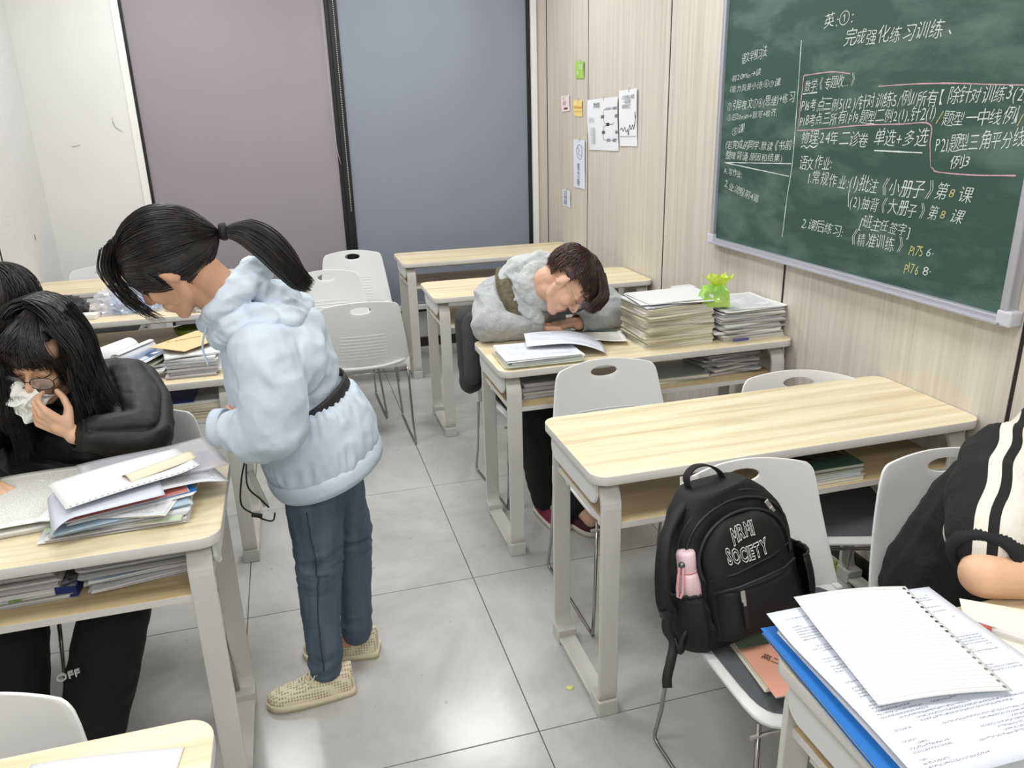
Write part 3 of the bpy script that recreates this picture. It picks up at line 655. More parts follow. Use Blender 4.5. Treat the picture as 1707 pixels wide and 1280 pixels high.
# ------------------------------------------------------------ booklets and papers
def booklet(name, x, y, z, w_, d, h, rz=0, edge=PG_W, top=PAPER, cover=None, wave=.0, curl=0.0, seed=0, round_c=0.0, spine=None, parent=None, sag=0.0):
    """block of pages with a printed top; cover, when given, is its own part wrapped round the block"""
    rg = random.Random(seed*13+5); nx, ny = 10, 8; bm = bmesh.new(); uvl = bm.loops.layers.uv.new('UVMap'); ph = rg.uniform(0, 6); sk = rg.uniform(-.012, .012)
    def hgt(u, v):
        return wave*math.sin(u*5+ph)*math.cos(v*3+ph)+curl*max(0, abs(u-.5)*2-.55)**2*(1+.6*math.sin(v*4+ph))+sag*(u-.5)**2
    T, B = {}, {}
    for i in range(nx+1):
        for k in range(ny+1):
            u, v = i/nx, k/ny; xx = (u-.5)*w_; yy = (v-.5)*d; b = max(0.0, hgt(u, v))
            if round_c and abs(u-.5) > .49 and (k == 0 or k == ny): xx *= .97
            B[i, k] = bm.verts.new((xx, yy, b)); T[i, k] = bm.verts.new((xx+sk, yy+sk*.6, b+h))
    def q(vs, mi, uvs=None):
        f = bm.faces.new(vs); f.material_index = mi
        if uvs:
            for lp, uv in zip(f.loops, uvs): lp[uvl].uv = uv
    for i in range(nx):
        for k in range(ny):
            q((T[i, k], T[i+1, k], T[i+1, k+1], T[i, k+1]), 1, [(i/nx, k/ny), ((i+1)/nx, k/ny), ((i+1)/nx, (k+1)/ny), (i/nx, (k+1)/ny)]); q((B[i, k], B[i, k+1], B[i+1, k+1], B[i+1, k]), 0)
    for i in range(nx):
        q((B[i, 0], B[i+1, 0], T[i+1, 0], T[i, 0]), 0); q((B[i+1, ny], B[i, ny], T[i, ny], T[i+1, ny]), 0)
    for k in range(ny):
        q((B[0, k+1], B[0, k], T[0, k], T[0, k+1]), 0); q((B[nx, k], B[nx, k+1], T[nx, k+1], T[nx, k]), 0)
    o = from_bm(name, bm, [edge, top], parent, (x, y, z), rz)
    if cover is not None:
        bm = bmesh.new(); e = .0025; t = .0012; G = {}
        def cp(u, v, up): return Vector(((u-.5)*(w_+2*e)+(sk if up else 0), (v-.5)*(d+2*e)+(sk*.6 if up else 0), max(0.0, hgt(u, v))+(h+.0004 if up else -.0002)))
        for lay in (0, 1):
            for i in range(nx+1):
                for k in range(ny+1): G[lay, i, k] = bm.verts.new(cp(i/nx, k/ny, lay))
            for i in range(nx):
                for k in range(ny): bm.faces.new((G[lay, i, k], G[lay, i+1, k], G[lay, i+1, k+1], G[lay, i, k+1]))
        s = spine if spine is not None else 'y'
        if s == 'x':
            for k in range(ny): bm.faces.new((G[0, 0, k], G[0, 0, k+1], G[1, 0, k+1], G[1, 0, k]))
        elif s == 'y':
            for i in range(nx): bm.faces.new((G[0, i, ny], G[0, i+1, ny], G[1, i+1, ny], G[1, i, ny]))
        elif s == 'f':
            for i in range(nx): bm.faces.new((G[0, i, 0], G[0, i+1, 0], G[1, i+1, 0], G[1, i, 0]))
        bmesh.ops.recalc_face_normals(bm, faces=bm.faces[:])
        c = from_bm('cover', bm, cover, o); so = c.modifiers.new('s', 'SOLIDIFY'); so.thickness = t; so.offset = 0
    return o
ORD = ['bottom', 'second', 'third', 'fourth', 'fifth', 'sixth', 'seventh', 'eighth', 'ninth', 'tenth', 'eleventh', 'twelfth', 'thirteenth', 'fourteenth', 'fifteenth', 'sixteenth']
def olab(i, n, what, where):
    if i == 0: return 'bottom %s of %s' % (what, where)
    if i == n-1: return 'top %s of %s' % (what, where)
    return '%s %s up in %s' % (ORD[i], what, where)
def stack(name, what, where, cat, group, x, y, z, items, jit=.006, jr=3, seed=1):
    rg = random.Random(seed); n = len(items)
    for i, it in enumerate(items):
        w_, d, h = it[0], it[1], it[2]; kw = dict(it[3]) if len(it) > 3 else {}
        dx, dy, rr = kw.pop('dx', 0), kw.pop('dy', 0), kw.pop('rr', 0); nm = kw.pop('nm', name); wh = kw.pop('what', what)
        o = booklet(nm, x+dx+rg.uniform(-jit, jit), y+dy+rg.uniform(-jit, jit), z, w_, d, h, R_(rr+rg.uniform(-jr, jr)), seed=seed*31+i, **kw)
        tag(o, olab(i, n, wh, where), cat, group); z += h+.0008+kw.get('wave', 0)*1.0
    return z
CV = {k: mat('cover_'+k, c, .5) for k, c in dict(cream=(222, 214, 188), white=(232, 232, 230), green=(150, 172, 150), dkgreen=(58, 92, 78), blue=(30, 112, 190), ltblue=(176, 200, 216), navy=(30, 48, 110), tan=(222, 190, 140), pink=(226, 164, 140), grey=(168, 172, 170), red=(222, 140, 130), mint=(196, 214, 180), violet=(86, 92, 160)).items()}
DZ = DH+.001
# tall stack of workbooks beside the sleeping student
it = []
for k in range(11):
    it.append((.29-.004*(k % 3), .215+.006*((k*7) % 3), (.014, .012, .009, .015, .011, .010, .013, .012, .009, .011, .012)[k], dict(edge=PG_C, cover=CV['cream'] if k % 3 else CV['white'], top=P_TEXT, spine='y', wave=.0008 if k < 5 else .002, curl=.004 if k > 5 else 0, dx=-.006*(k > 6), rr=(-2, 3, 0, -4, 2, 6, -3, 0, 5, -2, 4)[k])))
z = stack('workbook', 'workbook', 'the tall stack beside the sleeping student', 'book', 'workbooks stacked beside the sleeping student', .895, .275, DZ, it, .005, 1.5, 3)
it = [(.295, .215, .004, dict(edge=PG_G, top=P_TEXT, curl=.006, wave=.002, rr=6, dx=-.012, nm='paper_bundle')), (.295, .212, .003, dict(edge=PG_W, top=P_EXAM, curl=.008, wave=.002, rr=-5, nm='paper_bundle')), (.298, .214, .002, dict(edge=PG_W, top=P_RULED, curl=.005, wave=.001, rr=2, dx=.006, nm='paper_bundle'))]
stack('paper_bundle', 'paper bundle', 'the loose sheets crowning the tall workbook stack', 'paper', 'loose sheets on the tall workbook stack', .90, .285, z+.002, it, .004, 2, 4)
# wide stack of exam papers against the wall
it = []
for k in range(13):
    it.append((.27+.008*((k*5) % 4)-.004, .255+.010*((k*3) % 3), (.012, .008, .010, .006, .010, .009, .007, .006, .009, .008, .006, .005, .003)[k], dict(edge=PG_G if k % 3 == 1 else PG_W, top=P_EXAM if k % 2 else P_TEXT, wave=.0012, curl=.006+.004*(k % 3), dx=(.012, 0, -.01, .01, -.005, 0, .01, 0, -.012, .01, 0, .006, 0)[k], rr=(0, 3, -3, 5, -2, 6, -5, 2, 4, -3, 0, 5, -4)[k])))
it[0][3].update(cover=CV['white'], curl=0)
z2 = stack('exam_paper_bundle', 'exam paper bundle', 'the stack by the green tissue pack', 'paper', 'exam papers stacked against the panelled wall', 1.195, .27, DZ, it, .003, 2, 6)
o = boxo('spine_label', (-.07, .0, -.1375, -.1366, .001, .010), CV['violet']); o.location = (1.175, .268, DZ); tag(o, 'violet label strip on the lowest exam bundle edge', 'label')
# little book and tan envelope behind, on the same heaps
o = booklet('envelope', 1.035, .44, DZ+.135, .20, .11, .004, R_(-24), edge=CV['tan'], top=CV['tan'], seed=9); tag(o, 'tan envelope under the green tissue pack between the two stacks', 'envelope')
o = booklet('small_pad', 1.06, .47, DZ+.142, .09, .055, .014, R_(6), edge=PG_W, top=P_TEXT, seed=10); tag(o, 'small white pad behind the green tissue pack', 'notepad')
for i, (bx, by, bz_) in enumerate(((1.02, .455, .115), )):
    o = booklet('workbook', 1.03, .44, DZ, .17, .13, .132, R_(3), edge=PG_C, top=CV['cream'], seed=12); tag(o, 'thick block of pages between the two tall stacks, behind', 'book')
# green tissue pack
def tissue_pack():
    root = empty('tissue_pack', (1.05, .20, z2+.012), R_(-12)); root.rotation_euler = (0, 0, R_(-12)); tag(root, 'crumpled translucent green tissue packet on top of the exam papers', 'tissue packet')
    m = mat('green_film', (150, 222, 70), .18, alpha=.72, coat=.6, col2=(205, 238, 110), vscale=14); m2 = mat('yellow_green_film', (214, 236, 60), .2, alpha=.8, coat=.6)
    bm = bmesh.new(); bmesh.ops.create_cube(bm, size=1); bmesh.ops.subdivide_edges(bm, edges=bm.edges[:], cuts=7, use_grid_fill=True)
    for v in bm.verts:
        p = v.co.copy(); t = p.z+.5; k = 1-.35*t**2; v.co = Vector((p.x*.115*k, p.y*.07*k, p.z*.08))+Vector([noise.noise(p*3+Vector((a*7, 0, 1)))*.010 for a in range(3)]); v.co.z += .04
    from_bm('wrapper', bm, m, root, smooth=False)
    bm = bmesh.new(); box(bm, -.046, .046, -.026, .026, .004, .052, bev=.006); from_bm('tissues', bm, mat('tissue_white', (238, 240, 236), .9), root)
    bm = bmesh.new(); n = 14; ring = []
    for j in range(5):
        r = .012+.011*j; ring.append([bm.verts.new((math.cos(a)*r*(1+.35*math.sin(3*a+j))+.012, math.sin(a)*r*.6, .072+.028*math.sin(a*5+j)*.4+.011*j)) for a in [2*math.pi*k/n for k in range(n)]])
    for j in range(4):
        for k in range(n): bm.faces.new((ring[j][k], ring[j][(k+1) % n], ring[j+1][(k+1) % n], ring[j+1][k]))
    from_bm('torn_flap', bm, m2, root)
tissue_pack()
# magazine heap near the left edge of that desk
it = [(.285, .20, .007, dict(edge=PG_C, cover=CV['cream'], top=P_TEXT)), (.28, .2, .006, dict(edge=PG_W, cover=CV['mint'], top=P_TEXT)), (.275, .195, .008, dict(edge=PG_G, top=P_TEXT, curl=.004)), (.28, .20, .004, dict(edge=PG_W, top=P_TEXT, wave=.002, curl=.006)), (.285, .205, .002, dict(edge=PG_W, top=P_SPARSE, wave=.002, curl=.01))]
stack('booklet', 'booklet', 'the low heap at the aisle end of the hoodie desk', 'book', 'booklets at the aisle end of the hoodie desk', .325, .195, DZ, it, .006, 2, 8)
def sheet(name, c, w_, d, rz, m, label, cat='paper', group=None, f=None, th=.0007, parent=None, back=None, nx=18, ny=14, extra=0):
    """one loose sheet; f(u, v) gives the height of the curled paper"""
    bm = bmesh.new(); uvl = bm.loops.layers.uv.new('UVMap'); G = {}
    for i in range(nx+1):
        for k in range(ny+1):
            u, v = i/nx, k/ny; p = f(u, v) if f else 0.0
            if not isinstance(p, (tuple, list)): p = (0, 0, p)
            G[i, k] = bm.verts.new(((u-.5)*w_+p[0], (v-.5)*d+p[1], p[2]))
    for i in range(nx):
        for k in range(ny):
            fc = bm.faces.new((G[i, k], G[i+1, k], G[i+1, k+1], G[i, k+1])); fc.smooth = True
            for lp, (a, b) in zip(fc.loops, ((i, k), (i+1, k), (i+1, k+1), (i, k+1))): lp[uvl].uv = (a/nx, b/ny)
    mm = [m]+([back] if back else [])
    o = from_bm(name, bm, mm, parent, c, rz); s = o.modifiers.new('s', 'SOLIDIFY'); s.thickness = th; s.offset = 1
    if back: s.material_offset = 1
    if label: tag(o, label, cat, group)
    return o
sheet('open_magazine', (.455, .265, DZ+.045), .30, .2, R_(-14), P_SPARSE, 'open page drooping from the low booklet heap towards the bare desk', 'magazine', None, lambda u, v: .008*math.sin(u*3.1)-.03*max(0, u-.45)**2*4+.004*math.sin(v*4), parent=None)
sheet('newspaper', (.60, .36, DZ+.004), .28, .19, R_(-16), P_NEWS, 'folded newspaper page under the sleeping student hands', 'newspaper', None, lambda u, v: .004+.010*math.sin(max(0, (v < .35)*(.35-v))*4)+.014*max(0, .5-abs(u-.55)*2)*(1-v), back=P_NEWS)
o = boxo('headline_band', (-.13, .09, .045, .066, .0, .0006), mat('headline_green', (84, 104, 94), .8)); o.location = (.635, .385, DZ+.0125); o.rotation_euler = (0, 0, R_(-16)); tag(o, 'dark green headline band across the newspaper', 'print')
# shelf loads
SZ = .613
it = [(.29, .20, .012, dict(edge=PG_G, top=P_TEXT, wave=.001)), (.28, .2, .010, dict(edge=PG_W, top=P_TEXT, curl=.004)), (.28, .19, .016, dict(edge=PG_G, top=CV['grey'], wave=.001)), (.27, .19, .018, dict(edge=PG_G, top=CV['grey']))]
stack('paper_bundle', 'grey paper bundle', 'the shelf heap under the slumped student, aisle end', 'paper', 'bundles on the shelf of the hoodie desk', .40, .27, SZ, it, .005, 2, 11)
it = [(.25, .20, .012, dict(edge=PG_C, cover=CV['green'], top=P_TEXT)), (.24, .2, .010, dict(edge=PG_C, cover=CV['grey'], top=P_TEXT, curl=.003))]
stack('workbook', 'green workbook', 'the shelf pair beneath the tall workbook stack', 'book', 'green workbooks on the hoodie desk shelf', .90, .25, SZ, it, .004, 8, 12)
it = [(.23, .2, (.009, .007, .010, .006, .009, .008, .007, .009)[k], dict(edge=PG_G if k % 2 else PG_W, top=P_TEXT, curl=.006+.003*(k % 3), wave=.0015, rr=(4, -8, 9, -5, 12, -9, 5, -3)[k])) for k in range(8)]
stack('test_paper_bundle', 'crumpled test paper bundle', 'the shelf heap under the stack against the wall', 'paper', 'test papers on the shelf by the wall', 1.145, .275, SZ, it, .010, 5, 13)
o = booklet('workbook', .60, 1.52, SZ, .24, .19, .014, R_(-5), edge=PG_G, top=CV['grey'], cover=CV['grey'], seed=77); tag(o, 'single grey folder on the shelf of the desk behind the hoodie student', 'folder')
# bare desk shelf: green and blue books under a dark clear folder
it = [(.26, .19, .014, dict(edge=PG_C, cover=CV['cream'], top=P_TEXT)), (.26, .19, .014, dict(edge=PG_W, cover=CV['ltblue'], top=P_TEXT)), (.26, .19, .010, dict(edge=PG_C, cover=CV['mint'], top=P_TEXT)), (.26, .19, .014, dict(edge=PG_C, cover=CV['dkgreen'], top=P_TEXT, curl=.003))]
zt = stack('textbook', 'textbook', 'the pile on the bare desk shelf', 'book', 'textbooks on the bare desk shelf', .85, -.69, SZ, it, .003, 1, 15)
sheet('plastic_folder', (.83, -.66, zt+.004), .24, .20, R_(4), mat('smoky_plastic', (44, 42, 50), .15, alpha=.8, coat=.8), 'smoky clear plastic folder on top of the textbook pile', 'folder', None, lambda u, v: .004*math.sin(u*6)*math.sin(v*5)+.004)
for k in range(2):
    bm = bmesh.new(); tube(bm, [(-.03, 0, 0), (.03, 0, 0)], .004, 8); o = from_bm('pen', bm, mat('pen_white', (222, 214, 222), .3), None, (.885+.014*k, -.70+.008*k, zt+.021), R_(118)); tag(o, ('nearer' if k == 0 else 'farther')+' of the two pens lying on the smoky folder', 'pen')
# ---- left desk of the student wiping her nose
it = [(.30, .215, .005, dict(edge=PG_W, top=P_TEXT, curl=.006)), (.29, .21, .006, dict(edge=PG_G, top=P_TEXT, wave=.002, curl=.01)), (.29, .21, .004, dict(edge=PG_W, top=CV['mint'], rr=-7, curl=.006)), (.28, .21, .007, dict(edge=PG_G, top=P_TEXT, wave=.002, rr=5)), (.27, .2, .005, dict(edge=PG_W, cover=CV['ltblue'], top=P_TEXT, rr=12, wave=.001)), (.27, .2, .006, dict(edge=PG_W, top=P_TEXT, rr=-10, curl=.008)), (.26, .19, .004, dict(edge=PG_W, top=CV['blue'], rr=14)), (.26, .18, .004, dict(edge=PG_W, top=CV['red'], rr=18, dy=.01))]
z = stack('booklet', 'booklet', 'the messy heap before the student wiping her nose', 'book', 'booklets heaped before the student in glasses', -.955, -.625, DZ, it, .006, 3, 21)
sheet('loose_sheet', (-.90, -.585, z+.004), .30, .21, R_(24), P_TEXT, 'printed sheet poking out right of the heap on the left desk', 'paper', None, lambda u, v: .006*math.sin(u*4)+.01*(1-u)-.02*max(0, u-.8)*3)
sheet('plastic_sleeve', (-.90, -.52, z+.014), .31, .22, R_(20), mat('clear_sleeve', (226, 226, 234), .15, alpha=.45, coat=1.0), 'clear plastic sleeve under the notebook page on the left heap', 'sleeve', None, lambda u, v: .004*math.sin(u*5+v))
sheet('curled_sheet', (-.985, -.655, z+.012), .23, .19, R_(16), mat('sheet_lilac_white', (214, 218, 232), .7), 'blank bluish sheet curling over the front of the left heap', 'paper', None, lambda u, v: (0, (.035*(.12-u) if u < .12 else 0), .008-.10*max(0, .22-u)**2*6-.03*max(0, .3-v)**2))
def nbf(u, v): return (0, 0, .006+.022*max(0, u-.75)**2*8*(1-v)+.004*math.sin(u*3))
o = sheet('notebook_page', (-.945, -.615, z+.026), .29, .17, R_(25), P_RULED, 'white loose-leaf notebook page with punched holes on the left heap', 'paper', None, nbf)
for k in range(22):
    u = .04+.92*k/21; p = nbf(u, .04); bm = bmesh.new(); bmesh.ops.create_circle(bm, cap_ends=True, segments=8, radius=.0022, matrix=Matrix.Translation(((u-.5)*.29, (.04-.5)*.17, p[2]+.0012)))
    from_bm('punched_hole', bm, mat('hole_shadow', (120, 120, 124), .9), o)
o = sheet('folded_page', (-.87, -.60, z+.036), .16, .05, R_(33), CV['cream'], 'cream page edge folded over at the right of the notebook page', 'paper', None, lambda u, v: .01*math.sin(v*3.1)+.004*u, back=CV['pink'])
o = booklet('exam_booklet', -1.235, -.545, DZ, .28, .27, .012, R_(7), edge=PG_W, top=P_EXAM, wave=.001, curl=.004, seed=30); tag(o, 'thick open exam booklet at the left edge of the picture', 'book')
sheet('exam_sheet', (-1.225, -.53, DZ+.018), .34, .30, R_(8), P_EXAM, 'printed exam sheet spread at the left edge of the picture', 'paper', None, lambda u, v: .006*math.sin(u*3.2)+.004*v+.002)
bm = bmesh.new(); bmesh.ops.create_circle(bm, cap_ends=True, segments=16, radius=.008, matrix=Matrix.Scale(.5, 4, (0, 1, 0))); 
o = from_bm('blue_mark', bm, mat('blue_mark', (60, 120, 180), .6), None, (-1.10, -.56, DZ+.028)); tag(o, 'tiny blue oval print on the exam sheet', 'print')
it = [(.27, .25, .010, dict(edge=PG_W, cover=CV['grey'], top=P_TEXT, round_c=1)), (.26, .24, .014, dict(edge=PG_W, cover=CV['white'], top=P_TEXT, dx=-.01)), (.26, .23, .010, dict(edge=PG_G, top=P_TEXT, curl=.01, wave=.002, dx=-.02)), (.25, .23, .010, dict(edge=PG_W, top=P_TEXT, curl=.008, wave=.003, dx=-.01)), (.25, .22, .012, dict(edge=PG_G, top=CV['grey'], wave=.003, dx=-.02)), (.25, .22, .010, dict(edge=PG_G, top=P_TEXT, curl=.008))]
stack('booklet', 'booklet', 'the left shelf heap under the exam sheet', 'book', 'booklets on the shelf at the left edge', -1.215, -.60, SZ, it, .004, 3, 33)
o = booklet('blue_book', -1.078, -.61, SZ+.001, .045, .22, .028, R_(-6), edge=CV['navy'], top=mat('comic_print', (190, 190, 200), .6, col2=(70, 74, 90), vscale=60), seed=34); tag(o, 'navy spined book poking out right of the left shelf heap', 'book')
bm = bmesh.new(); tube(bm, [(-.012, 0, 0), (0, .002, 0), (.012, 0, 0)], .004, 6, flat=.3); o = from_bm('sticker', bm, mat('leaf_green', (140, 170, 70), .7), None, (-1.19, -.728, SZ+.018)); tag(o, 'small green print on the front edge of the left shelf booklet', 'print')
it = [(.27, .22, .007, dict(edge=PG_G, top=P_TEXT, curl=.006, rr=4)), (.28, .22, .006, dict(edge=PG_W, top=P_TEXT, curl=.008, rr=8)), (.28, .21, .008, dict(edge=PG_G, top=P_TEXT, wave=.003, rr=3)), (.28, .21, .006, dict(edge=PG_W, top=CV['ltblue'], curl=.01, rr=9)), (.28, .22, .008, dict(edge=PG_G, top=P_TEXT, wave=.002, rr=2)), (.27, .21, .010, dict(edge=PG_W, top=P_TEXT, curl=.01, rr=6)), (.26, .2, .012, dict(edge=PG_G, top=CV['grey'], wave=.002, rr=2, dx=-.015))]
stack('paper_bundle', 'fanned paper bundle', 'the shelf heap beside the left desk leg', 'paper', 'fanned papers on the shelf beside the leg', -.925, -.60, SZ, it, .010, 3, 35)
# ---- desk behind her: rolled papers, blue book, envelope
it = [(.17, .24, (.010, .009, .010, .012, .010, .009)[k], dict(edge=PG_G if k != 5 else PG_W, top=P_TEXT, wave=.001, curl=.003)) for k in range(6)]
z = stack('paper_bundle', 'bundle', 'the neat paper stack beside the standing girl', 'paper', 'neat bundles beside the standing girl', -.90, .53, DZ, it, .006, 2, 41)
o = booklet('exam_paper', -.905, .53, z+.001, .20, .22, .006, R_(10), edge=PG_W, top=P_TEXT, wave=.004, curl=.012, seed=42); tag(o, 'curled exam paper under the tan envelope', 'paper')
z += .018
o = booklet('envelope', -.905, .56, z+.006, .155, .24, .0035, R_(-38), edge=CV['tan'], top=CV['tan'], wave=.001, seed=43); tag(o, 'tan kraft envelope with a printed line, on the neat stack by the standing girl', 'envelope')
me = text_mesh('高二英语同步训练册', .014); link('envelope_print', me, mat('ink_brown', (110, 84, 60), .7), o, (-.06, -.06, .0052), R_(62))
it = [(.21, .20, .007, dict(edge=PG_W if k % 2 else PG_G, top=P_TEXT, wave=.003, curl=.012, rr=(0, 8, -6, 10)[k])) for k in range(4)]
z = stack('crumpled_booklet', 'crumpled booklet', 'the heap under the rolled papers', 'book', 'crumpled booklets under the rolls', -1.085, .55, DZ, it, .008, 4, 44)
o = booklet('blue_book', -1.045, .55, z+.004, .085, .22, .008, R_(-24), edge=PG_W, top=CV['blue'], seed=45); tag(o, 'blue and white book leaning beside the rolled papers', 'book'); o.rotation_euler = (0, R_(-22), R_(-24))
o = booklet('green_book', -1.005, .56, z-.004, .05, .21, .006, R_(-20), edge=PG_C, top=CV['mint'], seed=46); tag(o, 'pale green book edge right of the blue book', 'book'); o.rotation_euler = (0, R_(-28), R_(-20))
def roll(x, y, z, L_, r, rz, label, turns=1.4, ph=0):
    n = 40; bm = bmesh.new(); A, B = [], []
    for k in range(n):
        a = ph+turns*2*math.pi*k/(n-1); rr = r*(1-.35*k/(n-1)); A.append(bm.verts.new((rr*math.cos(a), -L_/2, rr*math.sin(a)+r))); B.append(bm.verts.new((rr*math.cos(a)*1.05, L_/2, rr*math.sin(a)+r)))
    # tail of the page lying out from the roll
    for k in range(n-1): bm.faces.new((A[k], A[k+1], B[k+1], B[k])).smooth = True
    o = from_bm('rolled_paper', bm, PAPER, None, (x, y, z), rz); s = o.modifiers.new('s', 'SOLIDIFY'); s.thickness = .001; tag(o, label, 'paper')
roll(-1.185, .56, z-.012, .20, .040, R_(-32), 'large rolled paper nearest the dark haired student in glasses')
roll(-1.105, .55, z, .20, .027, R_(-28), 'narrower rolled paper between the large roll and the blue book', 1.2, 1)
sheet('loose_sheet', (-1.165, .52, z-.004), .16, .19, R_(-35), PAPER, 'white sheet bending between the two paper rolls', 'paper', None, lambda u, v: .02*math.sin(u*3.1))
it = [(.24, .24, .010, dict(edge=PG_C, cover=CV['cream'], top=P_TEXT, wave=.001, round_c=1)) for k in range(4)]+[(.23, .22, .006, dict(edge=PG_W, top=P_TEXT, wave=.001)), (.12, .22, .004, dict(edge=CV['navy'], top=CV['navy'], dx=-.05))]
stack('workbook', 'workbook', 'the shelf pile behind the student in glasses', 'book', 'workbooks on the shelf behind the student in glasses', -.925, .52, SZ, it, .004, 2, 47)
# ---- third left desk: bag, jacket, flat box, bowl below
def bowl():
    bm = bmesh.new(); n = 28; prof = [(.03, 0), (.045, .004), (.062, .022), (.07, .045), (.0675, .045), (.059, .024), (.042, .009), (0.001, .007)]
    rg = [[bm.verts.new((r*math.cos(2*math.pi*k/n), r*math.sin(2*math.pi*k/n), z)) for k in range(n)] for r, z in prof]
    for a, b in zip(rg[:-1], rg[1:]):
        for k in range(n): bm.faces.new((a[k], a[(k+1) % n], b[(k+1) % n], b[k])).smooth = True
    bm.faces.new(rg[0][::-1])
    o = from_bm('bowl', bm, mat('olive_green', (112, 130, 34), .35), None, (-1.05, 1.62, SZ)); tag(o, 'olive green bowl on the shelf behind the tan envelope', 'bowl')
bowl()
def crumple_blob(name, c, rad, m, seed, amp=.02, freq=9, flat=True, subdiv=5, label='', cat='', rz=0, smooth=True, sharp=False):
    bm = bmesh.new(); bmesh.ops.create_icosphere(bm, subdivisions=subdiv, radius=1); sd = Vector((seed*3.1, seed*1.7, seed))
    for v in bm.verts:
        p = v.co.copy(); q = Vector((p.x*rad[0], p.y*rad[1], p.z*rad[2]))
        nn = noise.noise(p*freq*.25+sd)*1.2+(1-2*abs(noise.noise(p*freq*.55+sd*2)))*.7+.35*noise.noise(p*freq*1.4+sd)
        q += p*amp*nn
        if flat: q.z = max(q.z, -rad[2]*.0)
        v.co = q
    o = from_bm(name, bm, m, None, c, rz, smooth=smooth)
    if label: tag(o, label, cat)
    return o
b_ = crumple_blob('plastic_bag', (-1.30, 1.68, DZ), (.16, .11, .125), mat('bag_film', (238, 238, 242), .2, alpha=.38, coat=1.0, spec=.8), 2, .03, 12, label='crumpled see-through plastic bag with blue print on the third left desk', cat='plastic bag', smooth=False)
c_ = crumple_blob('bag_contents', (0, 0, .0), (.13, .085, .085), mat('bag_contents', (226, 228, 234), .6, col2=(52, 122, 200), vscale=6), 5, .02, 10); c_.parent = b_
b2 = crumple_blob('plastic_bag', (-.985, 1.60, DZ), (.13, .11, .06), mat('bag_pinkish', (230, 222, 222), .3, alpha=.75, coat=.6), 9, .022, 12, label='low crumpled pale bag beside the blue printed bag, behind the girl fringe', cat='plastic bag', smooth=False)
o = boxo('flat_box', (-.05, .05, -.03, .03, 0, .022), mat('box_white', (232, 230, 228), .5), bev=.002); o.location = (-1.475, 1.55, DZ); o.rotation_euler = (0, 0, R_(-10)); tag(o, 'small flat white box at the edge of the third left desk', 'box')
crumple_blob('black_jacket', (-1.70, 1.70, DZ), (.19, .14, .085), mat('black_fabric', (24, 24, 27), .75, sheen=.3, bump=.2, bscale=90), 4, .035, 9, label='crumpled black jacket lying on the third left desk', cat='jacket')
# ---- front right desk
def place_sheetR(*a, **k): return sheet(*a, **k)
it = [(.30, .34, .006, dict(edge=PG_W, top=P_TEXT)), (.30, .33, .005, dict(edge=PG_W, top=CV['mint'], dx=.03, dy=-.02))]
z = stack('booklet', 'booklet', 'the pile under the blue folder, front right', 'book', 'booklets under the blue folder', .345, -1.70, DZ, it, .002, .5, 51)
o = booklet('blue_folder', .335, -1.685, z, .315, .36, .012, R_(-4), edge=PG_W, top=CV['blue'], cover=CV['blue'], spine='f', seed=52); tag(o, 'bright blue folder under the printed sheets, front right', 'folder')
z += .014
o = booklet('answer_booklet', .345, -1.70, z, .30, .36, .010, R_(-2), edge=PG_W, top=PAPER, wave=.001, seed=53); tag(o, 'white booklet between blue folder and printed sheet', 'book')
z += .013
sheet('printed_sheet', (.35, -1.682, z), .325, .37, R_(-2), P_SPARSE, 'large white printed sheet with upside-down text, front right', 'paper', None, lambda u, v: .006+.004*math.sin(u*3.1)+.012*max(0, v-.8)*(1-u)*3+.003*math.sin(v*5))
def rf(u, v): return (0, 0, .006+.006*math.sin(u*3.1)+.010*max(0, v-.7))
o = sheet('ruled_page', (.335, -1.625, z+.014), .205, .262, R_(-9), P_RULED, 'white ruled loose-leaf page with round punched holes, front right', 'paper', None, rf)
for k in range(20):
    v = .03+.94*k/19; p = rf(.965, v); bm = bmesh.new(); bmesh.ops.create_circle(bm, cap_ends=True, segments=10, radius=.0028, matrix=Matrix.Translation((.465*.205, (v-.5)*.262, p[2]+.0012)))
    from_bm('punched_hole', bm, mat('hole_dark_grey', (52, 52, 56), .9) if k > 9 else mat('hole_shadow'), o)
o = booklet('green_workbook', .46, -1.86, DZ+.012, .26, .13, .006, R_(-4), edge=PG_W, top=CV['mint'], seed=55); tag(o, 'pale green workbook with dark green corner at the bottom right', 'book')
o2 = boxo('green_corner', (-.03, .05, -.02, .05, 0, .0008), mat('deep_green', (40, 130, 70), .5), o); o2.location = (.03, .0, .0075)
me = text_mesh('练习', .03); link('corner_print', me, mat('print_white', (235, 240, 235), .6), o2, (-.02, .01, .0012))
o = booklet('notebook', .60, -1.68, DZ+.006, .22, .24, .010, R_(-38), edge=PG_C, top=mat('cream_page', (232, 230, 216), .7), seed=57); tag(o, 'cream notebook under the pens at the right edge', 'notebook')
def pen(x, y, z, rz, body, label, caps=()):
    root = empty('pen', (x, y, z), rz); tag(root, label, 'pen')
    bm = bmesh.new(); tube(bm, [(-.045, 0, 0), (.045, 0, 0)], .0048, 10); from_bm('barrel', bm, body, root)
    bm = bmesh.new(); tube(bm, [(.045, 0, 0), (.058, 0, 0), (.066, 0, 0)], [.0045, .0025, .0008], 10); from_bm('tip', bm, mat('pen_tip', (200, 196, 186), .3, metal=.6), root)
    bm = bmesh.new(); tube(bm, [(-.075, 0, 0), (-.045, 0, 0)], .0055, 10); from_bm('cap', bm, caps, root)
    bm = bmesh.new(); box(bm, -.074, -.04, -.0016, .0016, .0055, .0075); from_bm('clip', bm, mat('clip_clear', (225, 225, 225), .2), root)
z = DZ+.018
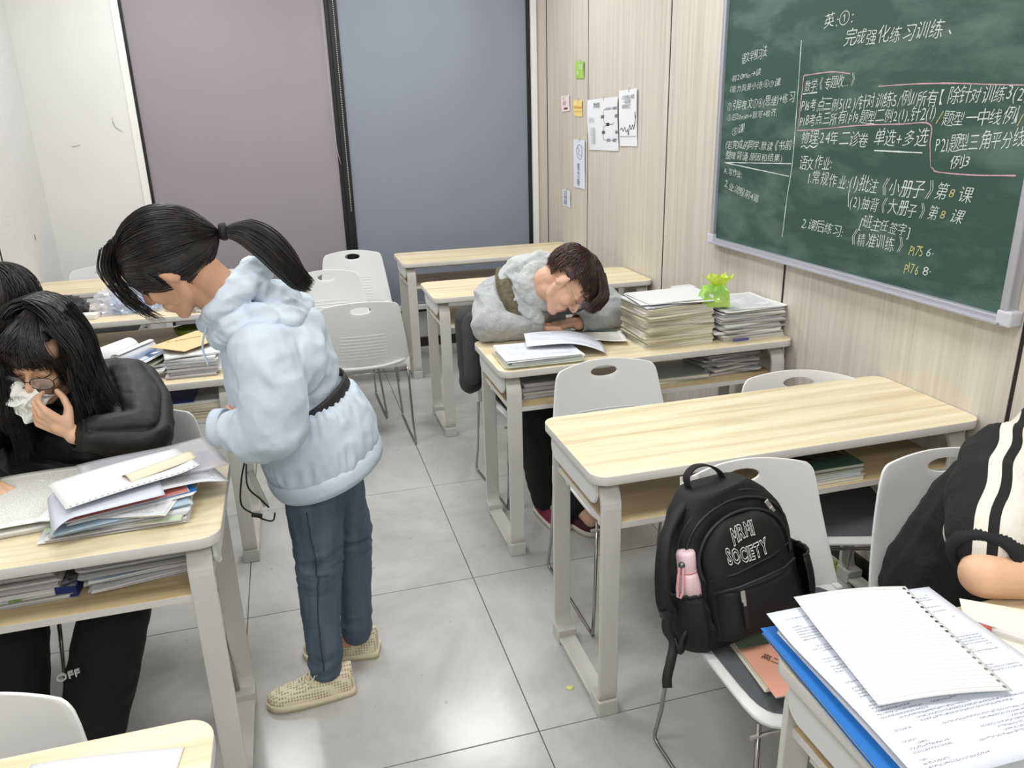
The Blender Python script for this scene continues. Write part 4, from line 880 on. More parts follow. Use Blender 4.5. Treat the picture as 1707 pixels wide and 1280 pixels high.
pen(.475, -1.665, z+.007, R_(98), mat('barrel_khaki', (190, 184, 158), .25, alpha=.85), 'khaki gel pen lying along the punched holes', mat('cap_clear', (215, 222, 226), .15, alpha=.7))
pen(.575, -1.65, z+.007, R_(-52), mat('barrel_clear', (232, 228, 224), .12, alpha=.6), 'clear pen with a red band at the right edge', mat('cap_red', (206, 92, 80), .3))
o = boxo('eraser', (-.018, .018, -.010, .010, 0, .012), mat('eraser_white', (236, 238, 242), .6), bev=.003); o.location = (.492, -1.765, z); o.rotation_euler = (0, 0, R_(-30)); tag(o, 'small blue and white eraser at the end of the khaki pen', 'eraser')
bm = bmesh.new(); box(bm, -.014, .010, -.0105, .0105, -.0002, .0125, bev=.002); from_bm('sleeve', bm, mat('sleeve_blue', (60, 120, 200), .5), o)
# ---- seat of the backpack chair
o = booklet('green_exercise_book', .475, -1.225, .457, .25, .18, .006, R_(-4), edge=PG_C, top=CV['green'], seed=60); tag(o, 'pale green exercise book under the coral one on the chair seat', 'book')
o = booklet('coral_exercise_book', .475, -1.265, .4645, .24, .16, .004, R_(-4), edge=PG_W, top=CV['pink'], seed=61); tag(o, 'coral exercise book with handwriting on the seat below the backpack', 'book')
me = text_mesh('高二·五 李中仁', .022); link('handwriting', me, mat('ink_dark', (60, 40, 36), .7), o, (-.09, .04, .0062), R_(-50))
# ---- sheets and scraps
sheet('white_sheet', (-.865, -1.555, DZ+.001), .21, .297-.06, R_(-8), PAPER, 'single white sheet on the desk at the bottom left', 'paper', None, lambda u, v: .0015+.002*math.sin(u*4))
crumple_blob('paper_scrap', (.14, -.664, 0), (.012, .008, .006), mat('scrap_yellow', (226, 226, 150), .7), 3, .003, 8, subdiv=2, label='tiny yellow paper scrap on the aisle tile', cat='scrap')
crumple_blob('snack_wrapper', (1.262, -.36, 0), (.05, .035, .03), mat('wrapper_green', (150, 170, 60), .4), 6, .012, 8, subdiv=3, label='green crumpled wrapper on the floor by the baseboard', cat='wrapper', smooth=False)
crumple_blob('black_bag', (1.02, .72, 0), (.17, .13, .26), mat('black_fabric'), 7, .03, 6, subdiv=4, label='black bag on the floor behind the cluttered hoodie desk', cat='bag')
bm = bmesh.new(); tube(bm, [(0, 0, 0), (.0, 0, .13), (0, 0, .16), (0, 0, .165), (0, 0, .19)], [.03, .03, .022, .013, .013], 16)
o = from_bm('water_bottle', bm, mat('clear_bottle', (226, 232, 234), .08, alpha=.5, coat=1.0), None, (1.22, .60, 0)); tag(o, 'clear water bottle on the floor beside the black bag', 'bottle')

# ------------------------------------------------------------ backpack, bottle
def loft(bm, rings, cap=True, mi=0):
    R = [[bm.verts.new(p) for p in r] for r in rings]; n = len(R[0])
    for a, b in zip(R[:-1], R[1:]):
        for k in range(n): f = bm.faces.new((a[k], a[(k+1) % n], b[(k+1) % n], b[k])); f.smooth = True; f.material_index = mi
    if cap: bm.faces.new(R[0][::-1]).material_index = mi; bm.faces.new(R[-1]).material_index = mi
    return R
def backpack():
    root = empty('backpack', (.425, -1.085, .460)); root.rotation_euler = (R_(-14), R_(-6), R_(6))
    tag(root, 'black backpack with white college lettering propped on the chair', 'backpack')
    NY = mat('backpack_nylon', (13, 13, 14), .72, bump=.4, bscale=14); TR = mat('backpack_trim', (32, 32, 34), .5); ZP = mat('zip_metal', (205, 205, 200), .3, metal=.7)
    H = .350
    def prof(t):   # half width, half depth
        wv = .158*(1-.10*t) if t < .55 else .158*(.945)*math.sqrt(max(0.02, 1-((t-.55)/.50)**2.3))
        dv = .078*(1-.30*t**1.5) * (1 if t > .12 else .80+.2*t/.12)
        return wv*(.90+.10*min(1, t/.12)), dv
    def ring(t, off=0.0):
        wv, dv = prof(t); n = 48; out = []
        for k in range(n):
            a = 2*math.pi*k/n; c, s = math.cos(a), math.sin(a); e = .55
            x = (wv+off)*abs(c)**e*(1 if c > 0 else -1); y = (dv+off)*abs(s)**e*(1 if s > 0 else -1)
            p = Vector((x, y, t*H)); q = noise.noise(p*11+Vector((3, 1, 2)))*.010+(1-2*abs(noise.noise(Vector((p.x*9, p.y*9, p.z*22)))))*.004
            out.append(p+Vector((c, s, 0))*q+Vector((0, .014*t, 0)))
        return out
    bm = bmesh.new(); loft(bm, [ring(t/40) for t in range(41)]); from_bm('main_body', bm, NY, root)
    # arched front compartment
    def fy(x, z):
        t = min(.999, max(0, z/H)); wv, dv = prof(t); k = min(1, abs(x)/wv); return -dv*(1-k**3.6)**(1/3.6)+.014*t
    def panel(name, hw, z0, z1, arch, th, m, back=.02):
        bm = bmesh.new(); nx, nz = 24, 22; G = {}
        for i in range(nx+1):
            for k in range(nz+1):
                u, v = -1+2*i/nx, k/nz; zz = z0+(z1-z0)*v; ww = hw*(1-.06*v) * (math.sqrt(max(.05, 1-max(0, (v-(1-arch))/arch)**2.2)) if v > 1-arch else 1)
                x = u*ww; e = max(abs(u)**8, (abs(2*v-1))**14); y = fy(x, zz)-th*(1-.95*e)
                G[i, k] = bm.verts.new((x, y+noise.noise(Vector((x*14, 2, zz*14)))*.004, zz))
        for i in range(nx):
            for k in range(nz): bm.faces.new((G[i, k], G[i+1, k], G[i+1, k+1], G[i, k+1])).smooth = True
        o = from_bm(name, bm, m, root); s = o.modifiers.new('s', 'SOLIDIFY'); s.thickness = .004; return o
    panel('front_compartment', .122, .02, .295, .38, .030, NY)
    lp = panel('lower_pocket', .118, .02, .148, .05, .046, NY)
    def arch(hw, z0, z1, th, r, a0=200, a1=-20, name='piping', m=TR):
        pts = []
        for k in range(33):
            a = R_(a0+(a1-a0)*k/32); x = hw*math.cos(a); z = z0+(z1-z0)*max(-1, math.sin(a)); 
            pts.append((x, fy(x*.96, min(z, .36))-th, z))
        bm = bmesh.new(); tube(bm, pts, r, 8); return from_bm(name, bm, m, root)
    arch(.122, .195, .295, .014, .0042); arch(.138, .215, .320, .004, .0036, name='zipper_track'); arch(.146, .225, .335, -.004, .0036)
    bm = bmesh.new(); tube(bm, [(-.112, fy(.112, .15)-.030, .142), (-.06, fy(.06, .15)-.050, .149), (0, fy(0, .15)-.052, .152), (.06, fy(.06, .15)-.050, .154), (.112, fy(.112, .15)-.030, .152)], .0034, 8); from_bm('pocket_flap', bm, TR, root)
    bm = bmesh.new(); tube(bm, [(-.112, fy(.112, .17)-.022, .168), (-.05, fy(.05, .17)-.034, .172), (.05, fy(.05, .18)-.034, .182), (.112, fy(.112, .19)-.022, .188)], .0022, 6); from_bm('seam', bm, TR, root)
    for (x, z, tilt, nm) in ((-.062, .132, 3, 'zip_pull'), (.088, .285, -28, 'zip_pull')):
        y = fy(x, min(z, .33))-(.056 if z < .2 else .012)
        p = empty(nm, (x, y, z)); p.parent = root; p.rotation_euler = (0, R_(tilt), 0)
        bm = bmesh.new(); box(bm, -.0055, .0055, -.004, 0, -.014, .012, bev=.0015); box(bm, -.0035, .0035, -.006, -.003, -.022, -.008, bev=.001); from_bm('slider', bm, ZP, p)
        bm = bmesh.new(); box(bm, -.005, .005, -.0055, -.0025, -.075 if z < .2 else -.05, -.018, bev=.001); from_bm('pull_cord', bm, TR, p)
    # lettering, outlined and arched, laid on the front compartment
    WHT = mat('letter_white', (226, 226, 224), .6)
    for s_, zc, size, amp in (('MRMI', .238, .034, .006), ('SOCIETY', .196, .034, -.006)):
        ms = [text_mesh(c, size, offset=.0012, outline=.0009, res=2) for c in s_]
        ws = [max(v.co.x for v in me.vertices)-min(v.co.x for v in me.vertices)+.0022 for me in ms]; ws = [q*.66 for q in ws]; tot = sum(ws); x = -tot/2
        V, F = [], []
        for me, wd in zip(ms, ws):
            mn = min(v.co.x for v in me.vertices); b0 = len(V)
            for v in me.vertices:
                gx = x+(v.co.x-mn)*.66-.010; gz = v.co.y*1.28; k = gx/(tot/2); zz = zc+gz*(1+.12*k*k)+amp*(1-k*k)*(1 if amp > 0 else 1)
                V.append((gx, fy(gx, zz)-.0335+v.co.z, zz))
            F += [tuple(i+b0 for i in p.vertices) for p in me.polygons]; x += wd; bpy.data.meshes.remove(me)
        me = bpy.data.meshes.new('lettering'); me.from_pydata(V, [], F); link('lettering', me, WHT, root)
    # carry loop
    def ribbon(name, pts, hw, th, m, side, n=28, parent=root):
        P = catmull(pts, n); bm = bmesh.new(); rr = []
        for i in range(n):
            t = Vector(P[min(i+1, n-1)])-Vector(P[max(i-1, 0)]); t.normalize(); sd = Vector(side(i/(n-1)) if callable(side) else side); sd = (sd-t*sd.dot(t)).normalized(); nn = t.cross(sd)
            p = Vector(P[i]); rr.append([bm.verts.new(p+sd*a*hw+nn*b*th) for a, b in ((-1, -1), (1, -1), (1, 1), (-1, 1))])
        for a, b in zip(rr[:-1], rr[1:]):
            for k in range(4): bm.faces.new((a[k], a[(k+1) % 4], b[(k+1) % 4], b[k])).smooth = True
        bm.faces.new(rr[0][::-1]); bm.faces.new(rr[-1]); return from_bm(name, bm, m, parent)
    ribbon('carry_loop', [(-.055, .03, .335), (-.06, .03, .375), (-.035, .03, .395), (.0, .03, .390), (.03, .03, .365), (.04, .03, .330)], .012, .002, NY, (0, 1, 0))
    ribbon('shoulder_strap', [(-.03, .04, .335), (-.10, .0, .325), (-.165, -.03, .29), (-.200, -.05, .24), (-.216, -.05, .16), (-.208, -.04, .115)], .017, .006, NY, lambda t: (.3, -.9+.5*t, .3))
    ribbon('strap_webbing', [(-.205, -.04, .12), (-.218, -.04, .08), (-.205, -.035, .04), (-.225, -.04, .0), (-.240, -.04, -.03), (-.245, -.04, -.055)], .011, .0012, TR, (1, -.4, 0))
    ribbon('strap_webbing', [(-.205, -.035, .05), (-.20, -.045, .02), (-.185, -.055, .055), (-.160, -.05, .06)], .010, .0012, TR, (0, -.3, 1))
    bm = bmesh.new(); box(bm, -.225, -.190, -.050, -.030, .105, .125, bev=.003); from_bm('buckle', bm, TR, root)
    # side pocket with gathered rim
    for sx in (-1, 1):
        bm = bmesh.new(); rings = []
        for j in range(9):
            t = j/8; z = .01+.135*t; r = []
            for k in range(25):
                a = R_(90+180*k/24) if sx < 0 else R_(-90+180*k/24); rr = .058+.010*math.sin(t*2.6)+(.002*math.sin(k*2.1) if j == 8 else 0)
                r.append((sx*.140+rr*.75*math.cos(a), .0+rr*1.25*math.sin(a)-.004, z))
            rings.append([bm.verts.new(p) for p in r])
        for a, b in zip(rings[:-1], rings[1:]):
            for k in range(24): bm.faces.new((a[k], a[k+1], b[k+1], b[k])).smooth = True
        o = from_bm('side_pocket', bm, NY, root); s = o.modifiers.new('s', 'SOLIDIFY'); s.thickness = .003
        bm = bmesh.new(); tube(bm, [tuple(Vector(p)+Vector((0, 0, .002*math.sin(k*2.4)))) for k, p in enumerate([(sx*.140+.063*.75*math.cos(a), .063*1.25*math.sin(a)-.004, .147) for a in [R_((90 if sx < 0 else -90)+180*k/24) for k in range(25)]])], .0035, 6)
        from_bm('pocket_hem', bm, mat('hem_dark_green', (22, 36, 28), .8), o)
    return root
BP = backpack()
def bottle():
    M = BP.matrix_basis; loc = M @ Vector((-.150, -.030, .012))
    root = empty('thermos_bottle', loc); root.rotation_euler = (R_(-10), R_(-4), 0); tag(root, 'pink flask with loop strap in the backpack side pocket', 'bottle')
    PK = mat('pink_enamel', (236, 200, 208), .3, coat=.3); PD = mat('pink_silicone', (214, 160, 162), .6)
    def lathe(name, prof, m, n=28):
        bm = bmesh.new(); rg = [[bm.verts.new((r*math.cos(2*math.pi*k/n), r*math.sin(2*math.pi*k/n), z)) for k in range(n)] for r, z in prof]
        for a, b in zip(rg[:-1], rg[1:]):
            for k in range(n): bm.faces.new((a[k], a[(k+1) % n], b[(k+1) % n], b[k])).smooth = True
        bm.faces.new(rg[0][::-1]); bm.faces.new(rg[-1]); return from_bm(name, bm, m, root)
    lathe('flask_body', [(.020, 0), (.026, .004), (.0275, .02), (.0275, .15), (.025, .17), (.021, .182)], PK)
    lathe('lid', [(.0205, .182), (.0215, .184), (.0218, .222), (.019, .229), (.01, .231)], mat('lid_pink', (240, 208, 216), .35))
    lathe('lid_ring', [(.0222, .181), (.0226, .183), (.0222, .186)], PD)
    bm = bmesh.new(); tube(bm, [(-.022, -.012, .205), (-.032, -.020, .185), (-.040, -.024, .160), (-.042, -.026, .140), (-.036, -.027, .135), (-.029, -.026, .145), (-.024, -.022, .17), (-.018, -.018, .2)], .0032, 8, closed=True); from_bm('loop_strap', bm, PD, root)
    bm = bmesh.new(); bmesh.ops.create_uvsphere(bm, u_segments=14, v_segments=8, radius=.008, matrix=Matrix.Translation((-.019, -.014, .205))); from_bm('rivet', bm, mat('rivet_grey', (120, 120, 124), .25, metal=.8), root, smooth=True)
bottle()

# ------------------------------------------------------------ figures
def V3(p): return Vector(p)
def cap_(p0, p1, r0, r1=None, n=16): return ('c', V3(p0), V3(p1), r0, r0 if r1 is None else r1, n)
def chain(pts, rs): return [cap_(pts[i], pts[i+1], rs[i], rs[i+1]) for i in range(len(pts)-1)]
def ell(c, r, M=None): return ('e', V3(c), V3(r), M)
def xf(prims, M3, O):
    out = []
    for p in prims:
        if p[0] == 'c': out.append(('c', M3 @ p[1]+O, M3 @ p[2]+O, p[3], p[4], p[5]))
        else: out.append(('e', M3 @ p[1]+O, p[2], M3 if p[3] is None else M3 @ p[3]))
    return out
def blob(name, prims, voxel=.006, smooth=3, factor=.5, lofts=()):
    """one continuous surface grown over overlapping tapered limbs and volumes"""
    bm = bmesh.new()
    for p in prims:
        if p[0] == 'c':
            _, a, b, r0, r1, n = p; d = b-a; L_ = d.length
            if L_ < 1e-5: d = Vector((0, 0, 1)); 
            q = d.to_track_quat('Z', 'Y').to_matrix(); rings = []
            prof = [(-r0*math.cos(t), r0*math.sin(t)) for t in [R_(15), R_(35), R_(60), R_(90)]]+[(L_+r1*math.cos(t), r1*math.sin(t)) for t in [R_(90), R_(60), R_(35), R_(15)]]
            for z, r in prof: rings.append([bm.verts.new(q @ Vector((r*math.cos(2*math.pi*k/n), r*math.sin(2*math.pi*k/n), z))+a) for k in range(n)])
            for A, B in zip(rings[:-1], rings[1:]):
                for k in range(n): bm.faces.new((A[k], A[(k+1) % n], B[(k+1) % n], B[k]))
            bm.faces.new(rings[0][::-1]); bm.faces.new(rings[-1])
        else:
            _, c, r, M = p; m = (M.to_4x4() if M is not None else Matrix.Identity(4)); m = Matrix.Translation(c) @ m @ Matrix.Diagonal((*r, 1))
            bmesh.ops.create_icosphere(bm, subdivisions=3, radius=1, matrix=m)
    for rings in lofts:
        R = [[bm.verts.new(p) for p in r] for r in rings]; n = len(R[0])
        for a, b in zip(R[:-1], R[1:]):
            for k in range(n): bm.faces.new((a[k], a[(k+1) % n], b[(k+1) % n], b[k]))
        bm.faces.new(R[0][::-1]); bm.faces.new(R[-1])
    bmesh.ops.recalc_face_normals(bm, faces=bm.faces[:])
    me = bpy.data.meshes.new(name); bm.to_mesh(me); bm.free()
    o = bpy.data.objects.new(name, me); COL.objects.link(o)
    r = o.modifiers.new('r', 'REMESH'); r.mode = 'VOXEL'; r.voxel_size = voxel; r.adaptivity = 0
    if smooth: s = o.modifiers.new('s', 'SMOOTH'); s.iterations = smooth; s.factor = factor
    bpy.context.view_layer.update()
    m2 = bpy.data.meshes.new_from_object(o.evaluated_get(bpy.context.evaluated_depsgraph_get()))
    bpy.data.objects.remove(o); bpy.data.meshes.remove(me); m2.name = name
    m2.polygons.foreach_set('use_smooth', [True]*len(m2.polygons)); return m2
def getv(me): a = np.empty(len(me.vertices)*3, 'f'); me.vertices.foreach_get('co', a); return a.reshape(-1, 3)
def getn(me): a = np.empty(len(me.vertices)*3, 'f'); me.vertices.foreach_get('normal', a); return a.reshape(-1, 3)
def setv(me, a): me.vertices.foreach_set('co', a.astype('f').ravel()); me.update()
def folds(me, amp, scale=(8, 8, 8), seed=0, ridge=.6, amp2=None, scale2=(22, 22, 22), where=None):
    """cloth creases: ridged noise pushed along the normals"""
    P = getv(me); N = getn(me); sd = Vector((seed*2.3, seed*5.1, seed*.7)); out = np.empty(len(P)); S = Vector(scale); S2 = Vector(scale2)
    for i, p in enumerate(P):
        q = Vector((p[0]*S.x, p[1]*S.y, p[2]*S.z))+sd; q = q+Vector((noise.noise(q*.5), noise.noise(q*.5+sd), 0))*.9
        a = noise.noise(q); v = (1-2.4*abs(a))*ridge+a*(1-ridge)
        if amp2: b = noise.noise(Vector((p[0]*S2.x, p[1]*S2.y, p[2]*S2.z))+sd); v += (amp2/amp)*(1-2.5*abs(b))
        out[i] = v
    if where is not None: out *= where(P)
    setv(me, P+N*(out*amp)[:, None])
def hand(w, d, n, s, curl=(20, 30, 25), thumb=(.4, .35), sc=1.0, fan=.06, curls=None):
    """w wrist, d finger direction, n palm side, s thumb side"""
    w, d, n, s = V3(w), V3(d).normalized(), V3(n), V3(s); n = (n-d*n.dot(d)).normalized(); s = (s-d*s.dot(d)-n*s.dot(n)).normalized()
    out = [cap_(w-d*.01*sc, w+d*.03*sc, .0215*sc, .022*sc)]
    offs = (.0305, .0105, -.0095, -.0285); ml = (.083, .086, .081, .074); fl = (.068, .077, .070, .056)
    for i in range(4):
        b = w+s*offs[i]*.62*sc+d*.012*sc; k = w+s*offs[i]*sc+d*ml[i]*sc; out += [cap_(b, k, .0125*sc, .0105*sc)]
        cc = curls[i] if curls else curl; a = 0; p = k; r = .0083*sc
        for j, fr in enumerate((.45, .31, .24)):
            a += R_(cc[j]); dd = (d+s*fan*(1.5-i)*.9)*math.cos(a)+n*math.sin(a); q = p+dd.normalized()*fl[i]*fr*sc; out.append(cap_(p, q, r, r*.9)); p = q; r *= .9
    t0 = w+s*.018*sc+d*.018*sc+n*.006*sc; t1 = t0+(s*.62+d*.55+n*thumb[0]).normalized()*.042*sc; t2 = t1+(d*.85+s*.15+n*thumb[0]).normalized()*.032*sc; t3 = t2+(d*.9-s*.1+n*thumb[1]).normalized()*.026*sc
    out += [cap_(t0, t1, .0165*sc, .0115*sc), cap_(t1, t2, .0108*sc, .0098*sc), cap_(t2, t3, .0096*sc, .0080*sc)]
    return out
def head_prims(sc=1.0):
    E = lambda x, y, z, a, b, c: ell((x*sc, y*sc, z*sc), (a*sc, b*sc, c*sc)); C = lambda p, q, r, r2=None: cap_([k*sc for k in p], [k*sc for k in q], r*sc, (r2 if r2 else r)*sc)
    P = [E(0, -.014, .036, .073, .092, .083), E(0, .026, -.018, .061, .058, .082), E(0, .070, -.090, .020, .018, .017), E(0, .045, .045, .062, .046, .050)]
    for s in (-1, 1):
        P += [C((s*.054, .0, -.035), (s*.047, .015, -.068), .018, .015), C((s*.047, .015, -.068), (s*.014, .066, -.094), .015, .014), E(s*.036, .058, -.022, .024, .024, .028),
              C((s*.012, .083, .030), (s*.048, .066, .033), .0095, .0085), E(s*.0105, .094, -.024, .008, .010, .0075), E(s*.031, .071, .012, .0165, .0125, .0105)]
        P += [('e', V3((s*.076*sc, -.008*sc, .000)), V3((.0085*sc, .019*sc, .032*sc)), Euler((R_(-12), 0, R_(-s*22))).to_matrix())]
        P += [C((s*.072, .004, .0), (s*.066, .010, -.022), .009, .008)]
    P += [C((0, .082, .024), (0, .104, -.016), .0075, .0098), E(0, .103, -.021, .010, .0095, .0085), C((-.017, .084, -.050), (.017, .084, -.050), .0062), C((-.014, .083, -.059), (.014, .083, -.059), .0068),
          E(0, .068, -.055, .034, .022, .028)]
    return P
def frame3(fwd, up):
    f = V3(fwd).normalized(); u = V3(up); u = (u-f*u.dot(f)).normalized(); r = f.cross(u)
    return Matrix((r, f, u)).transposed()      # columns: right, forward, up
SKIN = {}
def skin(nm, c):
    m = mat(nm, c, .48, sss=.12, var=.05, vscale=22); return m
def person_body(root, prims, voxel, M3, O, sc, skinm, lipm, smooth=3, nails=()):
    me = blob('body', prims, voxel, smooth); me.materials.append(skinm); me.materials.append(lipm)
    inv = M3.inverted()
    for p in me.polygons:
        l = (inv @ (Vector(p.center)-O))/sc
        if abs(l.x) < .021 and l.y > .075 and -.065 < l.z < -.0455 and abs(l.z+.0545) < .010*(1-(l.x/.023)**2): p.material_index = 1
    o = link('body', me, None, root); return o
def part_tubes(name, paths, r, m, parent, seg=5):
    bm = bmesh.new()
    for P in paths: tube(bm, P, r, seg)
    return from_bm(name, bm, m, parent)
def face_marks(root, M3, O, sc, browcol, closed=True):
    L = lambda x, y, z: M3 @ (V3((x, y, z))*sc)+O
    bm_ = mat('brow_'+str(browcol[0]), browcol, .8)
    for s in (-1, 1):
        part_tubes('eyebrow', [catmull([L(s*.014, .0905, .036), L(s*.030, .0865, .043), L(s*.050, .071, .038)], 8)], [.0012, .002, .0026, .0026, .0024, .002, .0015, .0008][:8], bm_, root)
        z = .008 if closed else .015
        part_tubes('eyelashes', [catmull([L(s*.017, .0855, z+.001), L(s*.031, .0850, z-.004 if closed else z+.001), L(s*.0465, .0755, z+.001)], 8)], .0011, bm_, root)
def strands(name, paths, r, m, parent, seg=3):
    """many tapering hairs in one mesh; paths: list of (n, 3) arrays"""
    V, F = [], []
    for P in paths:
        P = np.asarray(P, float); n = len(P); T = np.gradient(P, axis=0); T /= np.linalg.norm(T, axis=1)[:, None]+1e-9
        ref = np.array((.3, .2, .93)) if abs(T[0] @ np.array((.3, .2, .93))) < .9 else np.array((1., 0, 0))
        A = np.cross(T, ref); A /= np.linalg.norm(A, axis=1)[:, None]+1e-9; B = np.cross(T, A); b0 = len(V); t = np.linspace(0, 1, n)
        rr = r*(1-.8*t**4)
        for k in range(seg):
            a = 2*math.pi*k/seg; ring = P+(A*math.cos(a)+B*math.sin(a))*rr[:, None]; V.append(ring)
        F.append((n, seg))
    verts = []; faces = []; base = 0; vi = 0
    for n, sg in F:
        block = V[vi:vi+sg]; vi += sg; verts.append(np.concatenate(block))
        for k in range(sg):
            k2 = (k+1) % sg; a = base+k*n; b = base+k2*n
            i = np.arange(n-1); faces.append(np.stack([a+i, a+i+1, b+i+1, b+i], 1))
        base += n*sg
    verts = np.concatenate(verts); faces = np.concatenate(faces)
    me = bpy.data.meshes.new(name); me.from_pydata(verts.tolist(), [], faces.tolist()); me.polygons.foreach_set('use_smooth', [True]*len(me.polygons))
    o = link(name, me, m, parent); o['kind'] = 'stuff'; return o
def lock(ctrl, widths, n, seed=0, d1=(0, 1, 0), d2=(0, 0, 1), steps=18, wig=.003, endj=.15):
    rg = np.random.default_rng(seed); C = np.array(catmull(ctrl, steps)); W = np.interp(np.linspace(0, 1, steps), np.linspace(0, 1, len(widths)), widths); out = []
    d1, d2 = np.array(d1, float), np.array(d2, float)
    for _ in range(n):
        r = math.sqrt(rg.random()); a = rg.random()*2*math.pi; ph = rg.random(3)*6; t = np.linspace(0, 1, steps)
        end = 1-rg.random()*endj; C2 = np.stack([np.interp(t*end, t, C[:, k]) for k in range(3)], 1); W2 = np.interp(t*end, t, W)
        off = (d1*math.cos(a)+d2*math.sin(a))*r; wg = np.stack([np.sin(t*5+ph[k]) for k in range(3)], 1)*wig*t[:, None]
        out.append(C2+off[None]*W2[:, None]+wg)
    return out
def hair_cap(name, M3, O, sc, m, root, keep, rad=(.081, .101, .091), cen=(0, -.017, .037), th=.004):
    bm = bmesh.new(); bmesh.ops.create_icosphere(bm, subdivisions=5, radius=1)
    for v in bm.verts:
        p = v.co.copy(); v.co = Vector((p.x*rad[0]+cen[0], p.y*rad[1]+cen[1], p.z*rad[2]+cen[2]))*sc
    bmesh.ops.delete(bm, geom=[f for f in bm.faces if not keep(f.calc_center_median()/sc)], context='FACES')
    for v in bm.verts: v.co = M3 @ v.co+O
    o = from_bm(name, bm, m, root, smooth=True); s = o.modifiers.new('s', 'SOLIDIFY'); s.thickness = th; s.offset = 0; return o
def mat_hair(nm, c, c2, rough=.38):
    return mat(nm, c, rough, col2=c2, vscale=35, spec=.6, stretch=(1, 1, 1))
SOCK = 0
def ringpts(c, ax, rx, ry, n=40, sq=1.0, xdir=None):
    c, ax = V3(c), V3(ax).normalized(); x = V3(xdir) if xdir else Vector((0, 1, 0)); x = (x-ax*x.dot(ax)).normalized(); y = ax.cross(x); out = []
    for k in range(n):
        a = 2*math.pi*k/n; cs, sn = math.cos(a), math.sin(a); out.append(c+x*rx*abs(cs)**sq*(1 if cs > 0 else -1)+y*ry*abs(sn)**sq*(1 if sn > 0 else -1))
    return out
def shell_tube(name, rings, m, root, th=.003, mi=None):
    bm = bmesh.new(); R = [[bm.verts.new(p) for p in r] for r in rings]; n = len(R[0])
    for a, b in zip(R[:-1], R[1:]):
        for k in range(n): bm.faces.new((a[k], a[(k+1) % n], b[(k+1) % n], b[k])).smooth = True
    bmesh.ops.recalc_face_normals(bm, faces=bm.faces[:])
    o = from_bm(name, bm, m, root); s = o.modifiers.new('s', 'SOLIDIFY'); s.thickness = th; s.offset = 1; return o
def shoe(root, heel, toe, col, solecol, name='shoe', sc=1.0, lace=None, mesh=True, z0=0.0):
    heel, toe = V3(heel), V3(toe); d = (toe-heel); L_ = d.length; d.normalize(); s = Vector((d.y, -d.x, 0)).normalized(); up = Vector((0, 0, 1))
    r_ = empty(name, (0, 0, 0)); r_.parent = root
    W = lambda t: (.032+.012*math.sin(min(1, t*1.25)*math.pi*.62))*min(1, (t*16+.3))**.5*math.sqrt(max(.03, 1-max(0, (t-.74)/.26)**2.4))
    Hh = lambda t: (.080 if t < .36 else .080-.034*min(1, (t-.36)/.24)) if t < .60 else .046-.024*((t-.60)/.40)**1.5
    rings = []
    for i in range(25):
        t = .004+.992*i/24; w_, h = W(t)*sc, Hh(t)*sc; c = heel+d*L_*t; r = []
        for k in range(24):
            a = 2*math.pi*k/24; x = math.cos(a); z = math.sin(a); r.append(c+s*w_*x*(1-.16*max(0, z))+up*(z0+.018*sc+(h*max(0, z)**.75 if z > 0 else .010*z)))
        rings.append(r)
    me = blob('upper', [], .004, 2, lofts=[rings])
    nets = mat('shoe_net_'+name+str(col[0]), col, .8)
    if mesh and 'netted' not in nets:
        nets['netted'] = 1; nt = nets.node_tree; b = nt.nodes['Principled BSDF']; g = nt.nodes.new('ShaderNodeNewGeometry'); v = nt.nodes.new('ShaderNodeTexVoronoi'); v.inputs['Scale'].default_value = 120; v.inputs['Randomness'].default_value = .12
        nt.links.new(g.outputs['Position'], v.inputs['Vector']); r = nt.nodes.new('ShaderNodeValToRGB'); e = r.color_ramp.elements; e[0].position = .34; e[1].position = .46
        e[0].color = (*srgb((172, 160, 132)), 1); e[1].color = (*srgb(col), 1); nt.links.new(v.outputs['Distance'], r.inputs[0]); nt.links.new(r.outputs[0], b.inputs['Base Color'])
    link('upper', me, nets, r_)
    bm = bmesh.new(); out = []
    for i in range(21): t = i/20; out.append(heel+d*L_*t*1.02-d*.003+s*(W(max(.02, t))*sc+.004))
    for i in range(21): t = 1-i/20; out.append(heel+d*L_*t*1.02-d*.003-s*(W(max(.02, t))*sc+.004))
    a = [bm.verts.new((p.x, p.y, z0+.0005)) for p in out]; b = [bm.verts.new((p.x, p.y, z0+.022*sc)) for p in out]; n = len(out)
    bm.faces.new(a[::-1]); bm.faces.new(b)
    for k in range(n): bm.faces.new((a[k], a[(k+1) % n], b[(k+1) % n], b[k])).smooth = True
    bmesh.ops.remove_doubles(bm, verts=bm.verts, dist=.0004); bmesh.ops.recalc_face_normals(bm, faces=bm.faces[:])
    from_bm('sole', bm, mat('sole_%d_%d' % (solecol[0], solecol[2]), solecol, .6), r_)
    if lace:
        bm = bmesh.new(); T = lambda t, k, up_=.009: heel+d*L_*t+s*k*sc+Vector((0, 0, z0+.018*sc+Hh(t)*sc+up_))
        for j in range(4): t = .36+.075*j; tube(bm, catmull([T(t, -.017, -.002), T(t+.02, 0), T(t, .017, -.002)], 7), .0022, 6); tube(bm, catmull([T(t, .017, -.002), T(t+.05, 0), T(t+.07, -.017, -.002)], 7), .0022, 6)
        for k in (-1, 1):
            tube(bm, catmull([T(.36, 0, .004), T(.34, k*.02, .016), T(.40, k*.032, .008), T(.42, k*.018, .002), T(.37, 0, .005)], 14), .0020, 6)
            tube(bm, catmull([T(.36, 0, .004), T(.44, k*.026, .004), T(.50, k*.036, -.010)], 9), .0020, 6)
        from_bm('laces', bm, mat('lace_cream', lace, .8), r_)
    return r_
